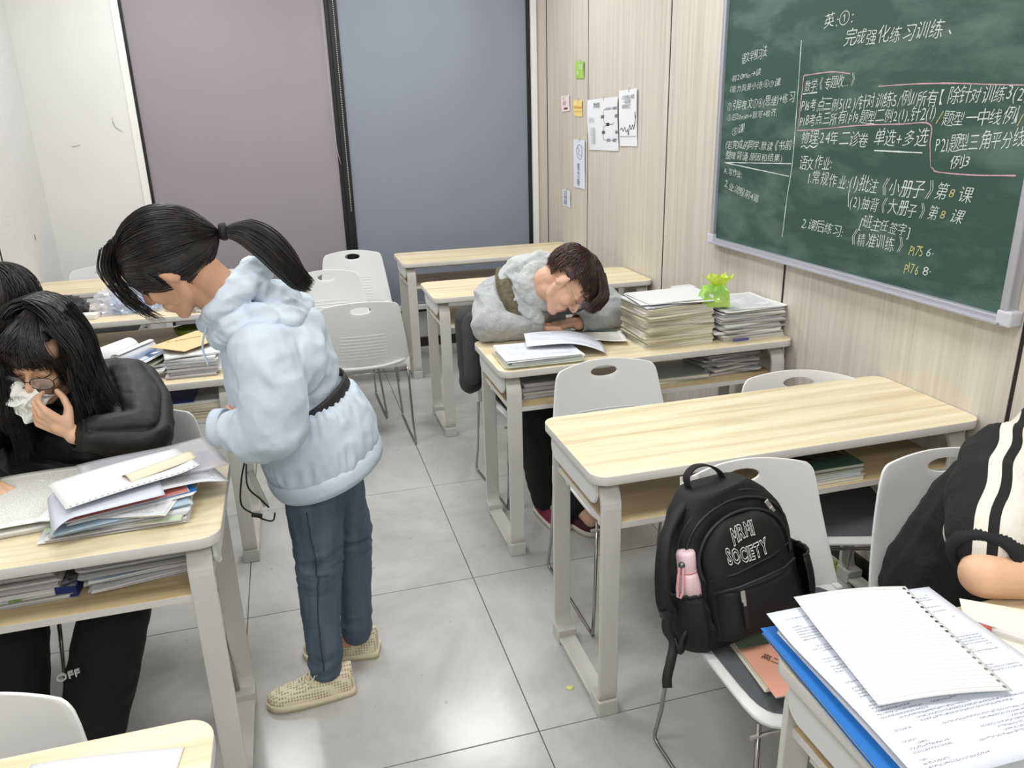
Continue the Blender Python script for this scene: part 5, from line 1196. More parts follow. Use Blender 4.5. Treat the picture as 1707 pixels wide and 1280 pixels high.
def on_surf(me, pts, off=.002, n=40):
    from mathutils.bvhtree import BVHTree
    t = BVHTree.FromPolygons([v.co for v in me.vertices], [tuple(p.vertices) for p in me.polygons]); out = []
    for p in catmull(pts, n):
        l, nn, i, d = t.find_nearest(V3(p)); out.append(l+nn*off)
    return out
def settle(root):
    for o in COL.objects:
        if o.parent == root: o.matrix_parent_inverse = Matrix.Translation(-root.location)

# ============================================================ standing girl
def girl():
    root = empty('person', (-.50, -.40, 0)); root['label'] = 'person standing in light blue hooded jacket and jeans, black ponytail, bending over the left desk'; root['category'] = 'person'; root['group'] = 'people in the classroom'
    sc = .96; O = V3((-.782, -.525, 1.312)); M3 = frame3((-.73, .12, -.68), (-.68, -.02, .73))
    L = lambda x, y, z: M3 @ (V3((x, y, z))*sc)+O
    nb = V3((-.635, -.46, 1.175))
    P = xf(head_prims(sc), M3, O)+[cap_(L(0, -.035, -.05), nb, .048, .050), cap_(L(0, .0, -.06), nb+V3((-.01, 0, -.01)), .040, .046)]
    sL, sR = V3((-.605, -.600, 1.105)), V3((-.62, -.29, 1.12)); eL, eR = V3((-.600, -.620, .925)), V3((-.60, -.255, .90)); wL, wR = V3((-.690, -.535, .900)), V3((-.69, -.36, .885))
    P += [cap_(sL, sR, .055), cap_(nb, (-.56, -.44, 1.02), .05, .08), cap_((-.56, -.44, 1.02), (-.515, -.41, .84), .08, .09), cap_((-.50, -.44, .80), (-.50, -.36, .80), .08)]
    hL, kL, aL = V3((-.515, -.455, .78)), V3((-.535, -.462, .455)), V3((-.545, -.462, .09)); hR, kR, aR = V3((-.475, -.345, .78)), V3((-.435, -.325, .45)), V3((-.447, -.325, .09))
    for s, e, w_ in ((sL, eL, wL), (sR, eR, wR)): P += [cap_(s, e, .045, .036), cap_(e, w_, .034, .024)]
    for h, k, a in ((hL, kL, aL), (hR, kR, aR)): P += [cap_(h, k, .075, .048), cap_(k, a, .046, .030), cap_(a, a+V3((-.09, .022 if a is aR else 0, -.058)), .030, .013)]
    P += hand(wL+V3((-.005, .03, 0)), (-.25, .9, -.1), (.9, .3, 0), (0, .1, 1), (30, 40, 30), sc=.92); P += hand(wR, (-.2, -.9, 0), (.9, -.2, .2), (0, 0, 1), (30, 40, 30), sc=.92)
    sk = skin('skin_girl', (206, 158, 128)); lp = mat('lip_girl', (176, 104, 92), .4)
    person_body(root, P, .0042, M3, O, sc, sk, lp)
    face_marks(root, M3, O, sc, (44, 34, 30))
    # jeans
    JE = mat('denim', (74, 88, 104), .85, col2=(92, 106, 122), vscale=6, stretch=(5, 5, 1), bump=.35, bscale=220)
    me = blob('jeans', [cap_(hL+V3((.01, 0, .04)), (-.528, -.46, .62), .098, .080), cap_((-.528, -.46, .62), kL, .080, .063), cap_(kL, (-.548, -.462, .28), .062, .056), cap_((-.548, -.462, .28), (-.552, -.462, .095), .054, .047),
                        cap_(hR+V3((.01, 0, .04)), (-.462, -.335, .62), .098, .078), cap_((-.462, -.335, .62), kR, .078, .060), cap_(kR, (-.438, -.325, .28), .059, .052), cap_((-.438, -.325, .28), (-.450, -.325, .095), .050, .044), cap_((-.47, -.44, .80), (-.455, -.36, .80), .105)], .006, 4)
    folds(me, .0035, (9, 9, 24), 3, .7, .0015, (14, 14, 60), where=lambda P_: .5+1.6*np.exp(-((P_[:, 2]-.45)/.07)**2)+1.4*np.exp(-((P_[:, 2]-.13)/.06)**2))
    link('jeans', me, JE, root)
    part_tubes('side_seam', [on_surf(me, [(-.560, -.56, .64), (-.556, -.56, .55), (-.545, -.55, .46), (-.560, -.54, .30), (-.560, -.53, .12)], .0005, 60)], .0018, mat('denim_dark', (52, 62, 76), .9), root)
    part_tubes('pocket_stitch', [on_surf(me, [(-.49, -.57, .69), (-.45, -.56, .665), (-.42, -.54, .67)], .0004, 14)], .0014, mat('denim_dark'), root)
    shoe(root, (-.478, -.465, 0), (-.728, -.472, 0), (226, 214, 186), (214, 202, 172), 'shoe', 1.0, (228, 218, 194)); shoe(root, (-.386, -.318, 0), (-.618, -.262, 0), (226, 214, 186), (214, 202, 172), 'shoe', 1.0, (228, 218, 194))
    # jacket
    JK = mat('jacket_light_blue', (202, 215, 228), .62, var=.04, vscale=5, bump=.15, bscale=26, crease=.7, cscale=7)
    P = [cap_((-.600, -.45, 1.135), (-.565, -.43, 1.05), .095, .122), cap_((-.565, -.50, 1.06), (-.565, -.36, 1.06), .115), cap_((-.555, -.43, 1.03), (-.548, -.41, .90), .126, .118),
         cap_(sL+V3((.01, .03, -.005)), sR+V3((.01, -.03, -.005)), .078), cap_((-.62, -.43, 1.08), (-.61, -.41, .95), .095, .105), cap_((-.52, -.45, 1.11), (-.545, -.42, 1.0), .075, .10),
         cap_(sL, (-.592, -.625, 1.01), .076, .078), cap_((-.592, -.625, 1.01), eL+V3((0, 0, .01)), .078, .078), cap_(eL, (-.64, -.59, .905), .078, .074), cap_((-.64, -.59, .905), wL+V3((-.005, -.005, .0)), .072, .050),
         cap_(sR, eR, .075, .07), cap_(eR, wR+V3((.02, 0, 0)), .068, .045)]
    # blouson skirt below the waist belt
    ax = V3((-.30, 0, .95)); rings = []
    for t, rx, ry, dx in ((0, .142, .118, 0), (.10, .165, .142, .004), (.30, .180, .158, .010), (.55, .186, .163, .016), (.80, .184, .158, .020), (.93, .178, .150, .022), (1.0, .172, .146, .022)):
        c = V3((-.532, -.405, .912)).lerp(V3((-.505, -.40, .715)), t)+V3((dx, 0, 0)); rings.append(ringpts(c, ax, rx, ry, 40))
    me = blob('jacket', P, .0065, 4, lofts=[rings])
    def fw(P_):
        lo = np.clip((.80-P_[:, 2])/.10, 0, 1); return 1+0*lo
    folds(me, .0050, (8, 8, 13), 11, .8, .0030, (22, 22, 16), where=fw)
    # gathers running up from the hem and out from the belt
    P_ = getv(me); N_ = getn(me); ang = np.arctan2(P_[:, 1]+.40, P_[:, 0]+.52); h = P_[:, 2]-.30*(P_[:, 0]+.5)
    g = np.exp(-((h-.905)/.035)**2)+.8*np.exp(-((h-.775)/.03)**2); near = (np.abs(P_[:, 1]+.40) < .22)
    setv(me, P_+N_*(g*near*.0035*np.sin(ang*38+3*np.sin(ang*5)))[:, None]); link('jacket', me, JK, root)
    JB = mat('jacket_band', (204, 217, 230), .6, bump=.3, bscale=30)
    # hem band
    c = V3((-.483, -.40, .713)); shell_tube('hem_band', [ringpts(c+ax.normalized()*o_, ax, .182+e, .156+e, 56) for o_, e in ((-.012, -.006), (-.012, .001), (.004, .005), (.02, .006), (.034, .004), (.036, -.002))], JB, root, .003)
    # belt
    c = V3((-.528, -.40, .905)); axb = V3((-.42, .0, .9)); shell_tube('waist_belt', [ringpts(c+axb.normalized()*o_, axb, .147, .131, 56) for o_ in (-.015, -.005, .005, .015)], mat('belt_black', (34, 30, 32), .6), root, .005)
    # hood folded on the back and collar round the neck
    def bump_folds(m_, s=1): folds(m_, .006*s, (12, 12, 12), 5, .7)
    me2 = blob('hood', [cap_((-.728, -.49, 1.165), (-.690, -.545, 1.205), .022, .030), cap_((-.690, -.545, 1.205), (-.640, -.535, 1.250), .030, .034), cap_((-.640, -.535, 1.250), (-.600, -.46, 1.275), .034, .036), cap_((-.600, -.46, 1.275), (-.62, -.385, 1.26), .036, .034), cap_((-.62, -.385, 1.26), (-.70, -.375, 1.19), .034, .026),
                       cap_((-.61, -.555, 1.185), (-.54, -.525, 1.165), .034, .036), cap_((-.54, -.525, 1.165), (-.51, -.42, 1.175), .036, .036), cap_((-.51, -.42, 1.175), (-.60, -.36, 1.20), .036, .036), ell((-.565, -.45, 1.195), (.065, .085, .048)), cap_((-.60, -.50, 1.235), (-.54, -.47, 1.195), .03), cap_((-.66, -.55, 1.165), (-.60, -.55, 1.17), .040, .045), cap_((-.70, -.50, 1.13), (-.66, -.54, 1.16), .03, .04)], .005, 4)
    folds(me2, .006, (16, 16, 26), 5, .9, .002, (40, 40, 40)); link('hood', me2, JK, root)
    # storm flap over shoulder, front placket, seams
    def skinpatch(name, pts_uv, m, off=.006):
        pass
    tubeo = lambda nm, pts, r, m: part_tubes(nm, [on_surf(me, pts, r*.3)], r, m, root)
    SM = mat('jacket_seam', (188, 203, 219), .7)
    if 0: tubeo('flap_edge', [(-.665, -.66, 1.085), (-.615, -.70, 1.045), (-.545, -.69, 1.0), (-.500, -.60, 1.0), (-.455, -.56, 1.03), (-.44, -.50, 1.06)], .0024, SM)
    if 0: tubeo('back_seam', [(-.500, -.60, 1.10), (-.455, -.56, 1.02), (-.445, -.54, .95), (-.44, -.52, .925)], .0016, SM)
    if 0: tubeo('armhole_seam', [(-.56, -.66, 1.16), (-.53, -.64, 1.08), (-.525, -.61, 1.0), (-.53, -.60, .94)], .0016, SM)
    tubeo('placket', [(-.70, -.50, 1.12), (-.70, -.52, 1.05), (-.69, -.52, .98)], .005, JB)
    part_tubes('hood_cord', [catmull([(-.722, -.53, 1.175), (-.742, -.53, 1.12), (-.735, -.535, 1.07)], 14)], .0028, SM, root)
    shell_tube('cuff', [ringpts(wL+V3((-.03, .02, 0))+V3((-.75, .35, .0)).normalized()*o_, (-.9, .40, .0), .046-.1*o_, .044-.1*o_, 28, xdir=(0, 0, 1)) for o_ in (0, .012, .022, .03)], JB, root, .003)
    # hair
    HM = mat_hair('hair_black', (15, 13, 13), (36, 31, 31), .36)
    def keep(p):
        y, z = p[1], p[2]
        if y < -.028: return z > max(-.085, .0-1.6*(-.028-y)) if y > -.075 else z > -.085
        if y < .008: return z > .034
        return z > .034+.46*(y-.008) if y < .075 else z > .064
    hair_cap('hair_base', M3, O, sc, HM, root, keep, (.084, .108, .098))
    rg = np.random.default_rng(5); c0 = np.array((0, -.017, .037)); rad = np.array((.085, .110, .101)); tie = np.array((0.004, -.142, -.028)); paths = []
    tdir = (tie-c0)/rad; tl = np.linalg.norm(tdir); tn = tdir/tl
    M_ = np.array(M3); O_ = np.array(O)
    for i in range(2300):
        while True:
            a = rg.normal(size=3); a /= np.linalg.norm(a); p = a*rad+c0
            if keep(Vector(p)) and p[1] > -.11: break
        if rg.random() < .45:   # hairline roots for a full edge
            th = rg.uniform(-1.9, 1.9); yy = math.cos(th)*.078+.008; p = np.array((math.sin(th)*.084, yy, max(.036, min(.068, .036+.46*max(0, yy-.008)))+.004)); a = (p-c0)/rad; a /= np.linalg.norm(a)
            if a @ tn > .93: continue
        om = math.acos(np.clip(a @ tn, -1, 1)); t = np.linspace(0, 1, 16); jit = rg.normal()*.012
        path = (np.sin((1-t)*om)[:, None]*a+np.sin(t*om)[:, None]*tn)/math.sin(om); rr = 1+(.025+.03*rg.random())*np.sin(t*math.pi)+(tl-1)*t**6+.01*np.sin(t*9+jit*300)
        q = path*rr[:, None]*rad+c0; q = q*sc @ M_.T+O_; paths.append(q)
    T = L(*tie)
    tip = [(T.x, T.y, T.z), (T.x+.045, T.y, T.z+.002), (T.x+.095, T.y-.01, T.z-.030), (T.x+.135, T.y-.015, T.z-.078), (T.x+.162, T.y-.02, T.z-.118), (T.x+.190, T.y-.02, T.z-.140)]
    paths += lock(tip, [.012, .026, .037, .040, .034, .024, .015], 1100, 3, (0, 1, .1), (.55, 0, .83), 20, .003, .22)
    X1, Z1 = tuple(M3 @ V3((1, 0, 0))), tuple(M3 @ V3((0, .8, .2)))
    paths += lock([L(-.03, .03, .130), L(-.02, .080, .108), L(-.02, .104, .078), L(-.02, .118, .040), L(-.02, .124, .0), L(-.018, .124, -.04), L(-.012, .116, -.075)], [.040, .034, .024, .020, .018, .015, .012], 95, 9, X1, Z1, 22, .005, .35)
    paths += lock([L(.03, .03, .132), L(.03, .085, .112), L(.03, .110, .075), L(.03, .118, .03), L(.028, .116, -.015)], [.032, .026, .018, .014, .008], 45, 10, X1, Z1, 18, .004, .4)
    paths += lock([L(-.082, .03, .045), L(-.086, .022, .01), L(-.084, .024, -.03)], [.008, .006, .003], 20, 12, (1, 0, 0), (0, 1, 0), 12, .003, .4)
    strands('hair', paths, .00105, HM, root)
    bm = bmesh.new(); tube(bm, [(T+(V3(tip[1])-T)*k) for k in (-.05, .12, .3)], [.017, .021, .020], 16); from_bm('hair_tie', bm, mat('hair_tie_black', (16, 14, 14), .7), root)
    # cords and card hanging in front
    BC = mat('cord_black', (26, 22, 24), .6)
    part_tubes('lanyard', [catmull([(-.688, -.50, .80), (-.705, -.50, .74), (-.713, -.50, .675), (-.685, -.505, .645), (-.662, -.505, .625), (-.640, -.505, .618), (-.632, -.505, .64)], 30), catmull([(-.685, -.505, .80), (-.690, -.51, .73), (-.665, -.51, .69), (-.645, -.51, .66)], 20)], .0024, BC, root)
    bm = bmesh.new(); box(bm, -.014, .014, -.005, .005, -.005, .005, bev=.002); o = from_bm('cord_stopper', bm, BC, root); o.location = (-.678, -.505, .640); o.rotation_euler = (0, R_(18), 0)
    bm = bmesh.new(); box(bm, -.008, .008, -.003, .003, -.055, .055, bev=.002); o = from_bm('card_holder', bm, mat('card_clear', (190, 196, 186), .2, alpha=.8), root); o.location = (-.666, -.502, .715); o.rotation_euler = (0, R_(-15), 0)
    settle(root); return root
girl()

# ============================================================ student in glasses
def mark_text(root, s_, size, p, right, up, m, name='print', ex=.001):
    me = text_mesh(s_, size, extrude=ex); R3 = V3(right).normalized(); U3 = V3(up).normalized(); N3 = R3.cross(U3)
    for v in me.vertices: v.co = V3(p)+R3*v.co.x+U3*v.co.y+N3*v.co.z
    return link(name, me, m, root)
def glasses(root, M3, O, sc, m, gm, w_=.026):
    L = lambda x, y, z: M3 @ (V3((x, y, z))*sc)+O
    g = empty('glasses'); g.parent = root
    for s in (-1, 1):
        rim = []
        for k in range(28):
            a = 2*math.pi*k/28; x = s*.0325+.0265*abs(math.cos(a))**.8*(1 if math.cos(a) > 0 else -1); z = -.001+.0205*abs(math.sin(a))**.85*(1 if math.sin(a) > 0 else -1); rim.append(L(x, .1035-.9*(abs(x)**2)*3, z))
        part_tubes('rim', [rim+[rim[0]]], .0011, m, g)
        bm = bmesh.new(); bm.faces.new([bm.verts.new(p) for p in rim]); from_bm('lens', bm, gm, g)
        part_tubes('temple', [[L(s*.059, .094, .006), L(s*.072, .06, .008), L(s*.078, .0, .004), L(s*.078, -.03, -.02)]], .0013, m, g)
    part_tubes('bridge', [catmull([L(-.008, .1035, .004), L(0, .108, .008), L(.008, .1035, .004)], 7)], .0012, m, g)
    return g
def drape(C, r, n, seed, azs, length, part=(0, 0), drop=(0, 0), steps=22, flare=.0, tmax=95, thick=.014, wig=.004, scale=(1, 1, 1), sway=None):
    """long hair: leaves the parting, follows the skull, then hangs under gravity. azs: (from, to) degrees around z"""
    rg = np.random.default_rng(seed); out = []
    for _ in range(n):
        az = math.radians(rg.uniform(*azs)); lay = rg.random(); rr = r+thick*lay; th1 = math.radians(tmax-rg.random()*8); t = np.linspace(0, 1, steps); d = np.array((math.cos(az), math.sin(az)))
        fl = length(math.degrees(az))*(1-.22*rg.random()**2); arc = rr*th1; tot = arc+fl; pts = []; p0 = rg.uniform(-1, 1); ph = rg.random(3)*6
        for u in t:
            s_ = u*tot
            if s_ < arc: th = s_/rr; q = np.array((d[0]*math.sin(th)*rr, d[1]*math.sin(th)*rr, math.cos(th)*rr))
            else: e = s_-arc; q = np.array((d[0]*rr*math.sin(th1)+d[0]*flare*e, d[1]*rr*math.sin(th1)+d[1]*flare*e, math.cos(th1)*rr-e))
            q = q*np.array(scale); k = max(0, 1-s_/arc*1.2)
            q += np.array((part[0], part[1], 0))*p0*k; q += wig*u*np.array((math.sin(u*6+ph[0]), math.sin(u*5+ph[1]), 0))
            if s_ > arc: q += np.array((drop[0], drop[1], 0))*((s_-arc)/max(fl, .01))**1.3
            if sway is not None: q = sway(q, az)
            pts.append(q+np.array(C))
        out.append(np.array(pts))
    return out
def woman():
    root = empty('person', (-1.17, -.12, 0)); tag(root, 'person seated in glasses and black puffer jacket, holding a tissue to the nose', 'person', 'people in the classroom')
    sc = 1.0; O = V3((-1.163, -.250, 1.060)); M3 = frame3((-.22, -.84, -.42), (.04, -.42, .88)); L = lambda x, y, z: M3 @ (V3((x, y, z))*sc)+O
    nb = V3((-1.17, -.10, .955)); P = xf(head_prims(sc), M3, O)+[cap_(L(0, -.04, -.05), nb, .052, .06), cap_(L(0, 0, -.07), nb+V3((0, -.03, -.02)), .042, .055)]
    sA, sB = V3((-1.015, -.09, .90)), V3((-1.33, -.09, .90)); eA, eB = V3((-.955, -.315, .815)), V3((-1.41, -.28, .82)); wA, wB = V3((-1.098, -.370, .875)), V3((-1.30, -.43, .795))
    P += [cap_(sA, sB, .065), cap_(nb, (-1.17, -.09, .70), .07, .11), cap_((-1.17, -.09, .70), (-1.16, -.08, .50), .12, .12)]
    hA, kA, aA = V3((-1.07, -.12, .47)), V3((-1.045, -.54, .475)), V3((-1.165, -.61, .085)); hB, kB, aB = V3((-1.25, -.12, .47)), V3((-1.285, -.54, .475)), V3((-1.34, -.62, .085))
    for s, e, w_ in ((sA, eA, wA), (sB, eB, wB)): P += [cap_(s, e, .045, .036), cap_(e, w_, .034, .025)]
    for h, k, a in ((hA, kA, aA), (hB, kB, aB)): P += [cap_(h, k, .07, .05), cap_(k, a, .048, .03), cap_(a, a+V3((0, -.1, -.045)), .03, .022)]
    P += hand(wA+V3((-.010, 0, .010)), (-.62, -.12, .60), (.25, .85, .30), (.55, .15, .80), sc=.93, curls=((28, 48, 30), (34, 50, 30), (40, 52, 30), (46, 52, 30)), thumb=(.75, .5), fan=.03)
    P += hand(wB, (.6, -.7, -.1), (0, 0, -1), (-.7, -.6, 0), (25, 30, 20), sc=.93)
    sk = skin('skin_woman', (226, 182, 150)); person_body(root, P, .004, M3, O, sc, sk, mat('lip_woman', (196, 120, 108), .4)); face_marks(root, M3, O, sc, (34, 28, 28))
    glasses(root, M3, O, sc, mat('rim_dark', (40, 34, 36), .3, metal=.6), mat('lens_glass', (220, 226, 236), .05, alpha=.22, coat=1.0))
    # puffer
    BK = mat('black_puffer', (13, 13, 14), .58, bump=.25, bscale=34)
    P = [cap_((-1.17, -.09, .92), (-1.17, -.09, .68), .115, .165), cap_((-1.10, -.09, .70), (-1.24, -.09, .70), .155), cap_(sA+V3((.0, 0, 0)), sB, .088), cap_((-1.17, -.09, .68), (-1.16, -.07, .52), .165, .165),
         cap_(sA, (-.975, -.20, .865), .088, .090), cap_((-.975, -.20, .865), eA+V3((0, 0, .015)), .090, .078), cap_(eA+V3((0, 0, .015)), wA+V3((.042, .008, -.005)), .078, .048),
         cap_(sB, eB+V3((0, 0, .02)), .088, .074), cap_(eB+V3((0, 0, .02)), wB+V3((-.02, .02, .02)), .074, .045), cap_((-1.23, -.12, .955), (-1.10, -.12, .955), .055)]
    me = blob('puffer_jacket', P, .0065, 3); P_ = getv(me); N_ = getn(me)
    q = np.abs(np.sin((P_[:, 2]+.25*P_[:, 0]-.3*P_[:, 1])*math.pi/.075)); setv(me, P_+N_*((1-np.exp(-q*4)-.8)*.016)[:, None]); folds(me, .003, (10, 10, 16), 8, .8, .0010, (36, 36, 36)); link('puffer_jacket', me, BK, root)
    shell_tube('cuff', [ringpts(wA.lerp(eA, .12)+V3((-.6, -.2, .35)).normalized()*o_, (-.75, -.3, .42), .040, .037, 24) for o_ in (-.02, -.008, .006, .016)], mat('cuff_black', (20, 20, 22), .8), root, .004)
    me = blob('collar', [cap_((-1.245, -.155, .955), (-1.10, -.155, .955), .030), cap_((-1.245, -.155, .955), (-1.23, -.05, .99), .030), cap_((-1.10, -.155, .955), (-1.11, -.05, .99), .030)], .005, 3); link('collar', me, mat('collar_olive', (92, 84, 70), .9), root)
    TR = mat('black_trousers', (12, 12, 13), .85); P = []
    for h, k, a in ((hA, kA, aA), (hB, kB, aB)): P += [cap_(h, k+V3((0, .02, -.01)), .095, .082), cap_(k+V3((0, .0, -.015)), k.lerp(a, .5), .082, .085), cap_(k.lerp(a, .5), a+V3((0, 0, .01)), .085, .078)]
    P += [cap_((-1.09, -.09, .50), (-1.23, -.09, .50), .12)]
    me = blob('trousers', P, .007, 3); folds(me, .006, (8, 8, 12), 2, .7); link('trousers', me, TR, root)
    c = V3((-1.165, -.686, .372)); mark_text(root, 'OFF', .030, c, (1, .12, .06), (0, -.12, 1), mat('print_white2', (214, 214, 214), .7), 'trouser_print', .003)
    for a in (aA, aB): shoe(root, a+V3((0, .07, -.085)), a+V3((0, -.16, -.085)), (30, 30, 32), (40, 40, 42), 'shoe', 1.0, None, False)
    # tissue
    bm = bmesh.new(); nx = 22; G = {}; T0 = L(0.004, .128, -.045)
    for i in range(nx+1):
        for k in range(nx+1):
            u, v = -1+2*i/nx, -1+2*k/nx; p = Vector((u*.044, 0, v*.040)); r = math.hypot(u, v); nn = Vector((noise.noise(Vector((u*1.6, v*1.6, 1)))*.016, noise.noise(Vector((u*2, v*2, 5)))*.022+.020*r*abs(math.sin(math.atan2(v, u)*2.5)), noise.noise(Vector((u*1.6, v*1.6, 9)))*.014))
            G[i, k] = bm.verts.new(T0+Matrix.Rotation(R_(28), 3, 'Y') @ (p+nn)+V3((0, -.004, .0)))
    for i in range(nx):
        for k in range(nx): bm.faces.new((G[i, k], G[i+1, k], G[i+1, k+1], G[i, k+1]))
    o = from_bm('tissue', bm, mat('tissue_white'), None); s = o.modifiers.new('s', 'SOLIDIFY'); s.thickness = .0008; tag(o, 'crumpled white tissue held to the nose of the student in glasses', 'tissue')
    # hair
    HM = mat_hair('hair_black2', (14, 12, 12), (34, 29, 30), .38); C = O+V3((.005, -.001, .036)); paths = []
    def ln(az):
        f = abs((az+360) % 360-263)
        return .03+.22*min(1, max(0, (f-38)/12))
    paths += drape(C, .087, 2300, 4, (-50, 224), ln, (.012, .05), (.012, 0), 24, .05, 98, .022, .011, (1, 1.16, 1.14))
    # wispy fringe combed from the parting down to the brows
    rgf = np.random.default_rng(77)
    for _ in range(380):
        x0 = rgf.uniform(-.03, .03); sd = -1 if rgf.random() < .5 else 1; xe = sd*rgf.uniform(.0, .090); ze = .058-.42*abs(xe)-rgf.random()*.022-(.05 if abs(xe) > .062 else 0); o_ = rgf.random()*.010; jx = rgf.normal()*.004
        p = [(x0*.4, -.03, .132+o_), (x0*.6+xe*.3+jx, .050, .117+o_), (xe*.8+jx, .088+o_*.6, .086+o_*.5), (xe*1.02, .102-.35*abs(xe)+o_*.5, .060), (xe*1.06+jx, .098-.40*abs(xe)+o_*.4, ze)]
        paths.append(np.array([tuple(L(*q)) for q in catmull(p, 16)]))
    paths += lock([C+V3((.05, -.02, .09)), C+V3((.092, .0, .02)), C+V3((.100, .005, -.07)), C+V3((.118, -.01, -.15)), C+V3((.150, -.02, -.205))], [.045, .028, .028, .030, .020], 520, 14, (1, .3, 0), (0, 1, .2), 20, .006, .35)
    paths += lock([C+V3((-.05, -.05, .09)), C+V3((-.100, -.05, .02)), C+V3((-.108, -.06, -.07)), C+V3((-.108, -.08, -.15)), C+V3((-.10, -.09, -.21))], [.045, .030, .026, .022, .012], 420, 15, (1, .3, 0), (0, 1, .2), 20, .006, .35)
    paths += lock([C+V3((.06, -.07, .06)), C+V3((.095, -.09, .0)), C+V3((.100, -.085, -.06)), C+V3((.115, -.07, -.12))], [.03, .018, .016, .012], 200, 16, (1, .3, 0), (0, 1, .2), 18, .005, .35)
    strands('hair', paths, .0013, HM, root)
    hair_cap('hair_base', M3, O, sc, HM, root, lambda p: (p.z > .090 or p.y < .02) and not (p.z < -.03 and p.y > -.05) and p.z > -.09, (.080, .102, .091))
    settle(root)
woman()
# ============================================================ slumped student in hoodie
def boy():
    root = empty('person', (.46, .74, 0)); tag(root, 'person in grey hoodie slumped over the desk with reddish brown hair', 'person', 'people in the classroom')
    sc = 1.05; O = V3((.512, .385, .992)); M3 = frame3((.25, -.45, -.86), (.82, -.30, .42)); L = lambda x, y, z: M3 @ (V3((x, y, z))*sc)+O
    nb = V3((.40, .555, .935)); P = xf(head_prims(sc), M3, O)+[cap_(L(0, -.045, -.05), nb, .052, .052), cap_(L(0, -.01, -.07), nb, .044, .050)]
    sA, sB = V3((.275, .64, .89)), V3((.66, .62, .89)); eA, eB = V3((.215, .475, .818)), V3((.775, .525, .818)); wA, wB = V3((.425, .470, .800)), V3((.590, .470, .800))
    P += [cap_(sA, sB, .055), cap_(nb, (.46, .70, .78), .05, .09), cap_((.46, .70, .78), (.46, .77, .55), .10, .12)]
    hA, kA, aA = V3((.38, .76, .47)), V3((.36, .40, .48)), V3((.41, .36, .10)); hB, kB, aB = V3((.55, .76, .47)), V3((.53, .38, .48)), V3((.50, .26, .10))
    for s, e, w_ in ((sA, eA, wA), (sB, eB, wB)): P += [cap_(s, e, .05, .04), cap_(e, w_, .038, .028)]
    for h, k, a in ((hA, kA, aA), (hB, kB, aB)): P += [cap_(h, k, .075, .052), cap_(k, a, .05, .033), cap_(a, a+V3((.03, -.1, -.045)), .032, .024)]
    P += hand(wA, (.92, -.18, -.05), (0, -.15, -1), (.1, .95, .1), sc=1.0, curls=((50, 75, 45), (56, 80, 45), (60, 80, 45), (64, 80, 45)), thumb=(.5, .5))
    P += hand(wB+V3((-.012, .012, .004)), (-.95, -.10, -.02), (0, 0, -1), (-.1, .95, 0), (18, 25, 20), sc=1.0)
    person_body(root, P, .0042, M3, O, sc, skin('skin_boy', (222, 176, 150)), mat('lip_boy', (196, 110, 100), .4)); face_marks(root, M3, O, sc, (52, 36, 30))
    glasses(root, M3, O, sc, mat('rim_silver', (190, 180, 160), .25, metal=.8), mat('lens_glass'))
    GH = mat('hoodie_grey', (168, 170, 172), .95, var=.14, vscale=160, sheen=.4, bump=.3, bscale=60, crease=.6, cscale=7)
    P = [cap_((.42, .60, .91), (.46, .72, .76), .115, .155), cap_((.39, .60, .93), (.56, .60, .93), .085), cap_((.40, .545, .90), (.42, .50, .86), .06, .05), cap_((.46, .72, .76), (.46, .78, .54), .155, .165), cap_(sA+V3((.02, .02, 0)), sB+V3((-.02, .02, 0)), .092), cap_(sA, eA+V3((.0, .0, .012)), .085, .068), cap_(eA+V3((0, 0, .012)), wA+V3((-.05, 0, .004)), .068, .044),
         cap_(sB, eB+V3((0, 0, .012)), .085, .068), cap_(eB+V3((0, 0, .012)), wB+V3((.06, .005, .004)), .068, .044)]
    me = blob('hoodie', P, .0065, 4); folds(me, .009, (9, 9, 13), 6, .85, .003, (26, 26, 26)); link('hoodie', me, GH, root)
    me = blob('hood', [cap_(V3((.430, .478, .970))+(V3((.92, .38, .0)).normalized()*math.cos(a)+V3((-.155, .374, .909)).normalized()*math.sin(a))*.070, V3((.430, .478, .970))+(V3((.92, .38, .0)).normalized()*math.cos(a+.53)+V3((-.155, .374, .909)).normalized()*math.sin(a+.53))*.068, .031) for a in [k*.5236 for k in range(12)]]+[cap_((.325, .60, .965), (.375, .58, 1.025), .050, .052), cap_((.375, .58, 1.025), (.44, .54, 1.055), .052, .045), cap_((.44, .54, 1.055), (.50, .52, 1.045), .045, .034), cap_((.325, .60, .965), (.345, .52, .905), .046, .036), cap_((.345, .52, .905), (.395, .465, .855), .036, .026),
        cap_((.40, .63, .98), (.52, .58, .99), .07, .06), cap_((.355, .57, 1.0), (.375, .50, .955), .040, .030), cap_((.375, .50, .955), (.39, .455, .87), .034, .030), cap_((.39, .455, .87), (.41, .45, .84), .030, .024), cap_((.40, .56, .99), (.46, .54, 1.0), .050)], .0055, 4)
    folds(me, .008, (14, 14, 20), 4, .8, .003, (34, 34, 34)); link('hood', me, mat('hood_grey', (188, 192, 192), .95, var=.12, vscale=160, sheen=.4), root)
    for w_, e, nm in ((wA, eA, 1), (wB, eB, 2)):
        d = (w_-e).normalized(); shell_tube('cuff', [ringpts(w_-d*(.050-o_)+V3((0, 0, .004)), d, .042+r_, .038+r_, 28) for o_, r_ in ((0, .004), (.012, .001), (.04, 0), (.052, -.002))], mat('cuff_grey', (162, 164, 166), .95), root, .004)
    # olive vest strap over the shoulder
    VS = mat('vest_olive', (104, 98, 78), .9, var=.3, vscale=60); bm = bmesh.new(); Pp = catmull([(.365, .72, 1.01), (.325, .645, 1.015), (.300, .565, .985), (.302, .515, .93), (.322, .490, .865), (.345, .485, .82)], 26); rr = []
